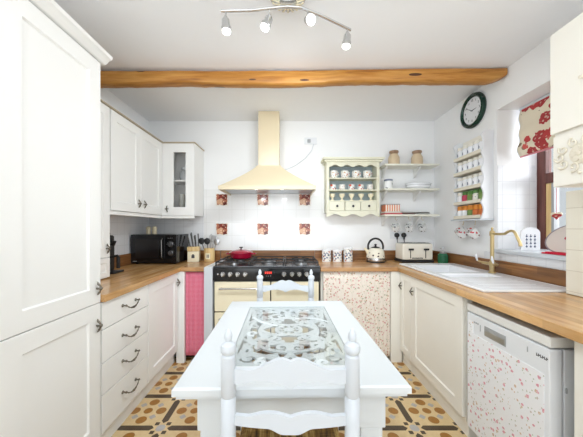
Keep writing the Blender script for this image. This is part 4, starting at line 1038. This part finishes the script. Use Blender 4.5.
utensil('ladle', -0.02, -0.01, -0.30, 0.19, 'spoon', M['matblack'], 'black spoon leaning left out of the utensil holder')
utensil('spatula', 0.0, -0.015, -0.1, 0.18, 'spoon', M['matblack'], 'black ladle standing upright in the utensil holder')
utensil('fish_slice', 0.015, 0.01, 0.14, 0.2, 'turner', M['steel'], 'steel slotted turner leaning right out of the utensil holder')
utensil('whisk', 0.0, 0.025, 0.05, 0.21, 'whisk', M['steel'], 'wire whisk behind the turner in the utensil holder')
utensil('serving_spoon', 0.025, -0.005, 0.28, 0.18, 'spoon', M['steel'], 'steel spoon leaning furthest right out of the utensil holder')

# canisters
for k, (px, h, m, nm) in enumerate(((326, 0.118, M['bluebird'], 'left short'), (336.8, 0.112, M['bluebird'], 'middle short'), (347.5, 0.14, M['bluebird'], 'right tall'))):
    Y = 2.93; x = (px-288)*Y/265+0.005; r = 0.05
    o = thing('canister', '%s patterned white storage canister on the worktop right of the cooker' % nm, 'canister', (x, Y, 0.9005), 'patterned canisters beside the cooker')
    b = MB(); b.lathe([(0, 0), (r, 0), (r, h), (0, h)], (x, Y, 0.9005), 32); b.build('tin', m, o)
    b = MB(); b.lathe([(r+0.001, 0), (r+0.001, 0.014), (r*0.8, 0.017), (0, 0.018)], (x, Y, 0.901+h), 32); b.build('lid', M['ceramic'], o)

# kettle
kt = thing('kettle', 'cream dome kettle with chrome base and tall black hoop handle', 'kettle', (0.96, 2.89, 0.9005))
kx, ky = 0.955, 2.89; c = (kx, ky, 0.9005)
b = MB(); b.lathe([(0, 0), (0.098, 0), (0.1, 0.006), (0.098, 0.014), (0, 0.014)], c, 40); b.build('power_base', M['matblack'], kt)
b = MB(); b.lathe([(0.097, 0.015), (0.099, 0.03), (0.096, 0.048), (0, 0.048)], c, 40); b.build('chrome_band', M['chrome'], kt)
kmat = NT('cream_enamel_with_sprigs', 0.2); d_, c_ = kmat.vor(kmat.vec(), 34.0); zz_ = kmat.xyz()[2]
msk = kmat.M('MULTIPLY', kmat.M('LESS_THAN', d_, 0.33), kmat.M('MULTIPLY', kmat.M('GREATER_THAN', zz_, 0.062), kmat.M('LESS_THAN', zz_, 0.105)))
kmat.col(kmat.mix(msk, lin((240, 234, 216)), lin((70, 50, 60))))
b = MB(); b.lathe([(0.096, 0.049), (0.094, 0.08), (0.088, 0.115), (0.074, 0.14), (0.05, 0.153), (0, 0.155)], c, 40); b.build('body', kmat.m, kt)
b = MB(); b.lathe([(0.048, 0.1545), (0.04, 0.162), (0.012, 0.168), (0.008, 0.178), (0.014, 0.186), (0.008, 0.196), (0, 0.197)], c, 24); b.build('lid', M['matblack'], kt)
b = MB(); b.tube([(kx-0.078, ky, 0.9005+0.095), (kx-0.1, ky, 0.9005+0.13), (kx-0.122, ky, 0.9005+0.15)], [0.022, 0.015, 0.011], 12); b.build('spout', M['cream'], kt)
b = MB(); b.tube([(kx+0.082*math.cos(a), ky, 0.9005+0.165+0.09*math.sin(a)) for a in [(-0.32+(PI+0.64)*i/22) for i in range(23)]], 0.0105, 10); b.build('hoop_handle', M['matblack'], kt)
b = MB(); b.tube([(kx+0.1, ky+0.02, 0.906), (kx+0.14, ky+0.05, 0.904), (kx+0.13, ky+0.12, 0.904), (1.2, 3.03, 0.906)], 0.003, 6); b.build('cord', M['matblack'], kt)

# toaster
ts = thing('toaster', 'cream four slice toaster with two black levers in the right corner', 'toaster', (1.36, 2.88, 0.9005))
tx0, tx1, ty0, ty1 = 1.21, 1.535, 2.80, 3.0
BX('base', M['matblack'], ts, (tx0-0.008, ty0-0.008, 0.9035), (tx1+0.008, ty1+0.008, 0.93), 0.008)
BX('body', plain('ivory_toaster_enamel', (242, 236, 222), 0.22, var=0.01), ts, (tx0, ty0, 0.9305), (tx1, ty1, 1.105), 0.018, )
BX('top_plate', M['steel'], ts, (tx0+0.02, ty0+0.022, 1.1055), (tx1-0.02, ty1-0.022, 1.11), 0.002)
for y in (2.86, 2.93):
    for x in (tx0+0.04, tx0+0.185): BX('slot', M['matblack'], ts, (x, y-0.011, 1.1102), (x+0.12, y+0.011, 1.1115), 0)
for x in (tx0+0.085, tx0+0.245):
    b = MB(frame((x, ty0, 1.0), (0, -1, 0))); b.box((-0.004, -0.05, 0), (0.004, 0.045, 0.001)); tr = b.build('lever_track', M['matblack'], ts)
    b = MB(frame((x, ty0, 1.0), (0, -1, 0))); b.lathe([(0.006, 0), (0.006, 0.01), (0, 0.01)], (0, 0.045, 0.001), 8); b.box((-0.028, 0.034, 0.011), (0.028, 0.054, 0.024), 0.006); b.build('lever', M['matblack'], tr)
b = MB(frame(((tx0+tx1)/2, ty0, 0.95), (0, -1, 0)))
for k in range(9): b.box((-0.06+k*0.013, -0.006, 0), (-0.052+k*0.013, 0.006+0.002*(k % 2), 0.001))
b.build('badge', M['charcoal'], ts)
b = MB(frame((tx1, 2.9, 1.0), (1, 0, 0)))
for k in range(2): b.lathe([(0.02, 0), (0.018, 0.014), (0, 0.015)], (0.04-k*0.07, -0.01, 0), 18)
b.build('dials', M['chrome'], ts)

# double socket with black plugs
ds = thing('double_socket', 'white double socket with two black plugs on the back wall above the toaster', 'socket', (1.27, YB, 1.19))
BX('plate', M['appl'], ds, (1.19, YB-0.010, 1.145), (1.365, YB-0.002, 1.23), 0.003)
for k, px in enumerate((398.0, 405.0)):
    x = (px-288)*3.05/265
    b = MB(frame((x, YB-0.0105, 1.187), (0, -1, 0))); b.lathe([(0.028, 0), (0.029, 0.01), (0.022, 0.03), (0.012, 0.036), (0, 0.036)], seg=20); b.box((-0.007, -0.05, 0.008), (0.007, -0.02, 0.024), 0.003); pg = b.build('plug', M['matblack'], ds)
    b = MB(); b.tube([(x, YB-0.026, 1.14), (x+0.005, YB-0.03, 1.08), (x+0.005, YB-0.05, 1.02)], 0.0035, 6); b.build('flex', M['matblack'], pg)

# green jar on right worktop
gj = thing('soap_jar', 'green glass jar with clear pump top in the corner beyond the sink', 'jar', (1.6, 2.58, 0.9005)); c = (1.625, 2.80-0.02, 0.9005)
gj.location = c
b = MB(); b.lathe([(0, 0), (0.045, 0), (0.05, 0.008), (0.05, 0.085), (0.038, 0.1), (0.03, 0.104), (0, 0.104)], c, 28); b.build('jar', M['jargreen'], gj)
b = MB(); b.lathe([(0.03, 0.1045), (0.032, 0.118), (0.008, 0.122), (0.007, 0.15), (0.014, 0.154), (0.012, 0.165), (0, 0.166)], c, 18); b.tube([(c[0], c[1], 1.06), (c[0]-0.035, c[1]-0.01, 1.055)], 0.004, 8); b.build('pump', M['steel'], gj)

# ------------------------------------------------------------------ table
tb = thing('dining_table', 'white painted kitchen table with glass covered fretwork panel in its top', 'table', (0, 0, 0))
TW, TL, ZT = 0.385, 0.503, 0.76; iw, il = 0.24, 0.37
b = MB(); e = 0.0
def ringboard(b, ow, ol, iw_, il_, z0, z1, bev=0.0):
    O = [(-ow, -ol), (ow, -ol), (ow, ol), (-ow, ol)]; I = [(-iw_, -il_), (iw_, -il_), (iw_, il_), (-iw_, il_)]
    Ob = [(-ow+bev, -ol+bev), (ow-bev, -ol+bev), (ow-bev, ol-bev), (-ow+bev, ol-bev)]
    R = [[(x, y, z0) for x, y in I], [(x, y, z0) for x, y in O], [(x, y, z1-bev) for x, y in O], [(x, y, z1) for x, y in Ob], [(x, y, z1) for x, y in I]]
    pts = [p for r in R for p in r]; fs = []
    for k in range(5):
        for i in range(4):
            j = (i+1) % 4; fs.append((4*k+i, 4*k+j, (4*(k+1)+j) % 20, (4*(k+1)+i) % 20))
    b.faces(pts, fs)
ringboard(b, TW, TL, iw, il, ZT-0.026, ZT, 0.006); ringboard(b, TW-0.01, TL-0.01, iw+0.012, il+0.012, ZT-0.04, ZT-0.0265, 0.003)
b.build('tabletop', M['lacquer'], tb, smooth=30)
b = MB(); aw, al = TW-0.07, TL-0.06
for s in (-1, 1):
    b.box((-aw+0.02, s*al-0.012, ZT-0.155), (aw-0.02, s*al+0.012, ZT-0.041)); b.box((s*aw-0.012, -al+0.02, ZT-0.155), (s*aw+0.012, al-0.02, ZT-0.041))
b.build('apron', M['lacquer'], tb)
for sx in (-1, 1):
    for sy in (-1, 1):
        x, y = sx*(aw-0.04), sy*(al-0.038); q = 0.046
        b = MB(); b.box((x-q, y-q, ZT-0.175), (x+q, y+q, ZT-0.0415), 0.004); b.box((x-q+0.006, y-q+0.006, 0.09), (x+q-0.006, y+q-0.006, ZT-0.176), 0.01); b.box((x-q, y-q, 0.0), (x+q, y+q, 0.089), 0.006)
        b.build('leg', M['lacquer'], tb)
# fretwork
b = MB(); zf0, zf1 = ZT-0.016, ZT-0.007
def ribbon(pts, w):
    n = len(pts); L_, R_ = [], []; w = [q*1.85 for q in w] if isinstance(w, list) else w*1.6
    for i in range(n):
        a = Vector(pts[max(i-1, 0)]); c = Vector(pts[min(i+1, n-1)]); t_ = (c-a); 
        if t_.length < 1e-6: t_ = Vector((1, 0))
        t_.normalize(); nn = Vector((-t_.y, t_.x)); p = Vector(pts[i]); ww = (w[i] if isinstance(w, list) else w)/2
        L_.append(tuple(p+nn*ww)); R_.append(tuple(p-nn*ww))
    dz_ = random.uniform(0, 0.0022); b.strip(L_, R_, zf0+dz_, zf1+dz_-0.001)
def spiral(cx, cy, r0, a0, turns, sgn, w0=0.009, sx=1, sy=1, blob=True):
    pts, ws_ = [], []
    n = 26
    for i in range(n+1):
        u = i/n; r = r0*(1-u)**0.8+0.003; a = a0+sgn*turns*2*PI*u
        pts.append((sx*(cx+r*math.cos(a)), sy*(cy+r*math.sin(a)))); ws_.append(w0*(1.15-0.4*u))
    ribbon(pts, ws_)
def disc(cx, cy, rx, ry=None, rot=0, n=14):
    ry = ry or rx; P_ = []
    for i in range(n):
        a = 2*PI*i/n; x, y = rx*math.cos(a), ry*math.sin(a)
        P_.append((cx+x*math.cos(rot)-y*math.sin(rot), cy+x*math.sin(rot)+y*math.cos(rot)))
    dz_ = random.uniform(0, 0.0022); b.prism(P_, zf0+dz_, zf1+dz_-0.001)
def arc(p0, p1, bulge, w=0.009, sx=1, sy=1, n=14):
    a, c = Vector(p0), Vector(p1); m = (a+c)/2; nn = Vector((-(c-a).y, (c-a).x)).normalized()*bulge; pts = []
    for i in range(n+1):
        u = i/n; q = a*(1-u)**2+(m+nn*2)*2*u*(1-u)+c*u*u; pts.append((sx*q.x, sy*q.y))
    ribbon(pts, [w*(0.8+0.5*math.sin(PI*i/n)) for i in range(n+1)])
# border
for s in (-1, 1):
    b.box((-iw+0.001, s*(il-0.0115)-0.010, zf0), (iw-0.001, s*(il-0.0115)+0.010, zf1)); b.box((s*(iw-0.0115)-0.010, -il+0.022, zf0), (s*(iw-0.0115)+0.010, il-0.022, zf1))
for k in range(48):
    a = 2*PI*k/48; a2 = 2*PI*(k+1)/48
for (rx, ry, w_) in ((0.205, 0.245, 0.013), (0.145, 0.165, 0.012), (0.062, 0.06, 0.011)):
    ribbon([(rx*math.cos(2*PI*i/64), ry*math.sin(2*PI*i/64)) for i in range(65)], w_)
for sx in (-1, 1):
    for sy in (-1, 1):
        spiral(0.165, 0.30, 0.05, 0.3, 1.3, 1, 0.012, sx, sy); spiral(0.075, 0.30, 0.045, 2.6, 1.2, -1, 0.012, sx, sy)
        spiral(0.19, 0.225, 0.03, 1.2, 1.1, 1, 0.010, sx, sy); spiral(0.10, 0.085, 0.04, 0.4, 1.3, 1, 0.011, sx, sy)
        spiral(0.06, 0.115, 0.035, 2.6, 1.2, -1, 0.011, sx, sy); spiral(0.175, 0.05, 0.026, 1.8, 1.1, -1, 0.009, sx, sy)
        spiral(0.155, 0.14, 0.028, 0.2, 1.1, 1, 0.009, sx, sy); spiral(0.115, 0.19, 0.03, 0.9, 1.2, -1, 0.010, sx, sy); spiral(0.035, 0.205, 0.03, 2.2, 1.1, 1, 0.010, sx, sy)
        spiral(0.205, 0.335, 0.022, 0, 1.0, 1, 0.009, sx, sy); spiral(0.125, 0.335, 0.02, 2, 1.0, 1, 0.009, sx, sy)
        arc((0.0, 0.25), (0.12, 0.345), 0.03, 0.012, sx, sy); arc((0.02, 0.345), (0.2, 0.25), -0.02, 0.011, sx, sy)
        arc((0.0, 0.065), (0.14, 0.0), 0.03, 0.011, sx, sy); arc((0.04, 0.16), (0.22, 0.1), 0.03, 0.010, sx, sy); arc((0.06, 0.05), (0.2, 0.19), -0.02, 0.010, sx, sy)
        arc((0.0, 0.16), (0.03, 0.25), 0.02, 0.010, sx, sy); arc((0.205, 0.0), (0.222, 0.13), -0.008, 0.010, sx, sy); arc((0.2, 0.16), (0.222, 0.3), 0.012, 0.010, sx, sy)
        arc((0.0, 0.345), (0.06, 0.25), 0.02, 0.011, sx, sy); arc((0.14, 0.25), (0.222, 0.33), -0.02, 0.010, sx, sy)
        for (x, y, rx, ry, ro) in ((0.12, 0.30, 0.016, 0.009, 0.6), (0.03, 0.32, 0.014, 0.008, -0.5), (0.175, 0.19, 0.016, 0.009, 0.9), (0.085, 0.145, 0.013, 0.008, 0.4), (0.125, 0.05, 0.014, 0.008, -0.3), (0.19, 0.1, 0.012, 0.007, 1.3), (0.03, 0.135, 0.012, 0.007, 1.2), (0.21, 0.27, 0.011, 0.007, 1.0), (0.075, 0.225, 0.014, 0.008, 0.2), (0.165, 0.30, 0.012, 0.012, 0), (0.075, 0.30, 0.011, 0.011, 0)):
            disc(sx*x, sy*y, rx, ry, ro*sx*sy)
disc(0, 0, 0.028); 
for k in range(8): a = PI*k/4; disc(0.045*math.cos(a), 0.045*math.sin(a), 0.014, 0.008, a)
b.build('fretwork_panel', M['lacquer'], tb, smooth=0)
b = MB(); b.box((-iw+0.001, -il+0.001, ZT-0.006), (iw-0.001, il-0.001, ZT-0.001)); b.build('glass_panel', M['tglass'], tb, smooth=0)
tb.location = (0.004, 0.848+0.503, 0); tb.rotation_euler = (0, 0, math.radians(1.3))

# ------------------------------------------------------------------ chairs
def make_chair(label):
    o = thing('dining_chair', label, 'chair', (0, 0, 0), 'white rush seat ladder back chairs'); W = 0.187
    for s in (-1, 1):
        b = MB(); P_ = [(0.014, 0), (0.019, 0.03), (0.021, 0.2), (0.0225, 0.40), (0.0225, 0.48), (0.019, 0.487), (0.0225, 0.495), (0.0225, 0.755), (0.018, 0.762), (0.0225, 0.769), (0.0215, 0.885), (0.017, 0.89), (0.023, 0.898), (0.0245, 0.908), (0.022, 0.919), (0.014, 0.925), (0.009, 0.929), (0.0125, 0.938), (0.0115, 0.95), (0.006, 0.964), (0, 0.970)]
        b.lathe(P_, (s*W, 0, 0), 24); b.build('rear_post', M['white'], o)
        b = MB(); b.lathe([(0.014, 0), (0.019, 0.04), (0.016, 0.08), (0.021, 0.12), (0.021, 0.3), (0.017, 0.305), (0.022, 0.32), (0.022, 0.44), (0.018, 0.462), (0, 0.465)], (s*0.192, 0.36, 0), 20); b.build('front_leg', M['white'], o)
        b = MB(); b.tube([(s*W, 0.01, 0.23), (s*0.192, 0.35, 0.23)], 0.011, 10); b.build('side_stretcher', M['white'], o)
    b = MB(); b.tube([(-0.192, 0.36, 0.27), (0, 0.36, 0.27), (0.192, 0.36, 0.27)], [0.011, 0.017, 0.011], 12); b.build('front_stretcher', M['white'], o)
    fb = Matrix(((1, 0, 0, 0), (0, 0, 1, 0), (0, 1, 0, 0), (0, 0, 0, 1))); n = 48; ww = W-0.012
    def curve(f): return [(-ww+2*ww*i/n, f(abs(2*i/n-1))) for i in range(n+1)]
    def bowed(b):
        for v in b.bm.verts: v.co.y -= 0.018*(1-(v.co.x/ww)**2)
    sm = lambda a, c, x: (lambda t_: t_*t_*(3-2*t_))(min(1, max(0, (x-a)/(c-a))))
    top1 = lambda u: 0.850+0.036*(1-sm(0.12, 0.72, u))-0.008*max(0, 1-u/0.12)-0.002*u
    bot1 = lambda u: 0.804+0.014*math.sin(PI*min(1, u/0.85))**1.0-0.006*max(0, 1-u/0.15)
    top2 = lambda u: 0.713+0.014*math.sin(PI*min(1, (u+0.02)/0.72))**1.0-0.003*u
    bot2 = lambda u: 0.680-0.016*(1-sm(0.12, 0.38, u))
    for (ft, fb2) in ((top1, bot1), (top2, bot2)):
        b = MB(fb); b.strip(curve(ft), curve(fb2), -0.007, 0.007); bowed(b); b.build('slat', M['white'], o, smooth=50)
    # rush seat: four sloping woven wedges over a padded edge
    b = MB(); n = 20; g = []
    for j in range(n+1):
        v = j/n; wv = 0.185+0.02*v; row = []
        for i in range(n+1):
            u = 2*i/n-1; eu = 1-abs(u); ev = 1-abs(2*v-1); k = min(eu, ev)
            z = 0.452-0.012*min(1, k*1.3)+(-0.018*(1-min(1, k/0.12))**2)+0.0012*math.sin(60*k)
            row.append(b.bm.verts.new((u*wv, 0.012+v*0.355, z)))
        g.append(row)
    for j in range(n):
        for i in range(n): b.bm.faces.new((g[j][i], g[j][i+1], g[j+1][i+1], g[j+1][i]))
    r_ = bmesh.ops.extrude_face_region(b.bm, geom=b.bm.faces[:])
    for v in [q for q in r_['geom'] if isinstance(q, bmesh.types.BMVert)]: v.co.z = 0.420
    b.build('rush_seat', M['rush'], o, smooth=50)
    return o
ch = make_chair('white ladder back rush seat chair in the foreground by the near end of the table')
ch2 = dup(ch, (-0.018, 1.935, 0), PI, 'white ladder back chair by the far table end before the cooker')
ch.location = (0.007, 0.80, 0)

# ------------------------------------------------------------------ ceiling spotlight bar
sp = thing('spotlight_bar', 'chrome ceiling bar carrying four small spotlights in front of the beam', 'ceiling light', (0.0, 1.42, 2.5))
LX, LY, LZ = 0.0, 1.40, 2.44
b = MB(); b.lathe([(0, ZC-0.003-LZ), (0.1, ZC-0.003-LZ), (0.098, 0.055), (0.07, 0.03), (0.03, 0.02), (0, 0.02)], (LX, LY, LZ), 36); b.build('ceiling_rose', M['chrome'], sp)
b = MB()
for k in range(20):
    a = 2*PI*k/20; b.tube([(LX+0.045*math.cos(a), LY+0.045*math.sin(a), LZ+0.022), (LX+0.085*math.cos(a), LY+0.085*math.sin(a), LZ+0.042)], [0.004, 0.007], 6)
b.build('fluted_cup', M['cream'], sp)
b = MB(); bar = [(-0.36, 1.425, LZ-0.003), (-0.2, 1.425, LZ), (-0.07, 1.41, LZ+0.002), (0, 1.405, LZ+0.004), (0.07, 1.41, LZ+0.002), (0.17, 1.45, LZ-0.002), (0.27, 1.50, LZ-0.008), (0.365, 1.55, LZ-0.012)]
b.tube(bar, 0.008, 10, flat=1.0); b.build('bar', M['chrome'], sp)
spots = [(-0.335, 1.425, (0.05, 0.1, -1)), (-0.10, 1.415, (-0.45, -0.1, -1)), (0.105, 1.425, (0.35, -1.0, -0.75)), (0.345, 1.54, (-0.1, 0.15, -1))]
for k, (x, y, dv) in enumerate(spots):
    z = LZ-0.006; dv = Vector(dv).normalized(); top = Vector((x, y, z-0.045))
    b = MB(); b.tube([(x, y, z), (x, y, z-0.03), top], 0.0045, 8); b.lathe([(0.009, 0), (0.009, 0.012), (0, 0.012)], (x, y, z-0.038), 10); arm = b.build('spot_arm', M['chrome'], sp)
    q = dv.to_track_quat('Z', 'Y').to_matrix().to_4x4(); q.translation = top
    b = MB(q); b.lathe([(0, -0.012), (0.013, -0.010), (0.02, 0.0), (0.022, 0.03), (0.026, 0.036), (0.026, 0.055), (0.022, 0.055), (0, 0.05)], seg=20); sh = b.build('spot_shade', M['chrome'], arm)
    b = MB(q); b.lathe([(0.0215, 0.0555), (0.022, 0.064), (0.014, 0.07), (0, 0.071)], seg=20); b.build('bulb', M['bulb'], sh)
    l = bpy.data.lights.new('spot_beam', 'SPOT'); l.energy = (28, 9, 14, 22)[k]; l.spot_size = 2.65; l.spot_blend = 1.0; l.shadow_soft_size = 0.05; l.color = (0.86, 0.94, 1.0)
    o = bpy.data.objects.new('spot_beam', l); COL.objects.link(o); o.location = top+dv*0.08; o.rotation_euler = Vector(((-0.65, -0.45, 0.75), (-0.3, -0.6, 0.85), (0.5, -0.75, 0.85), (0.6, -0.6, 0.75))[k]).to_track_quat('Z', 'Y').to_euler()
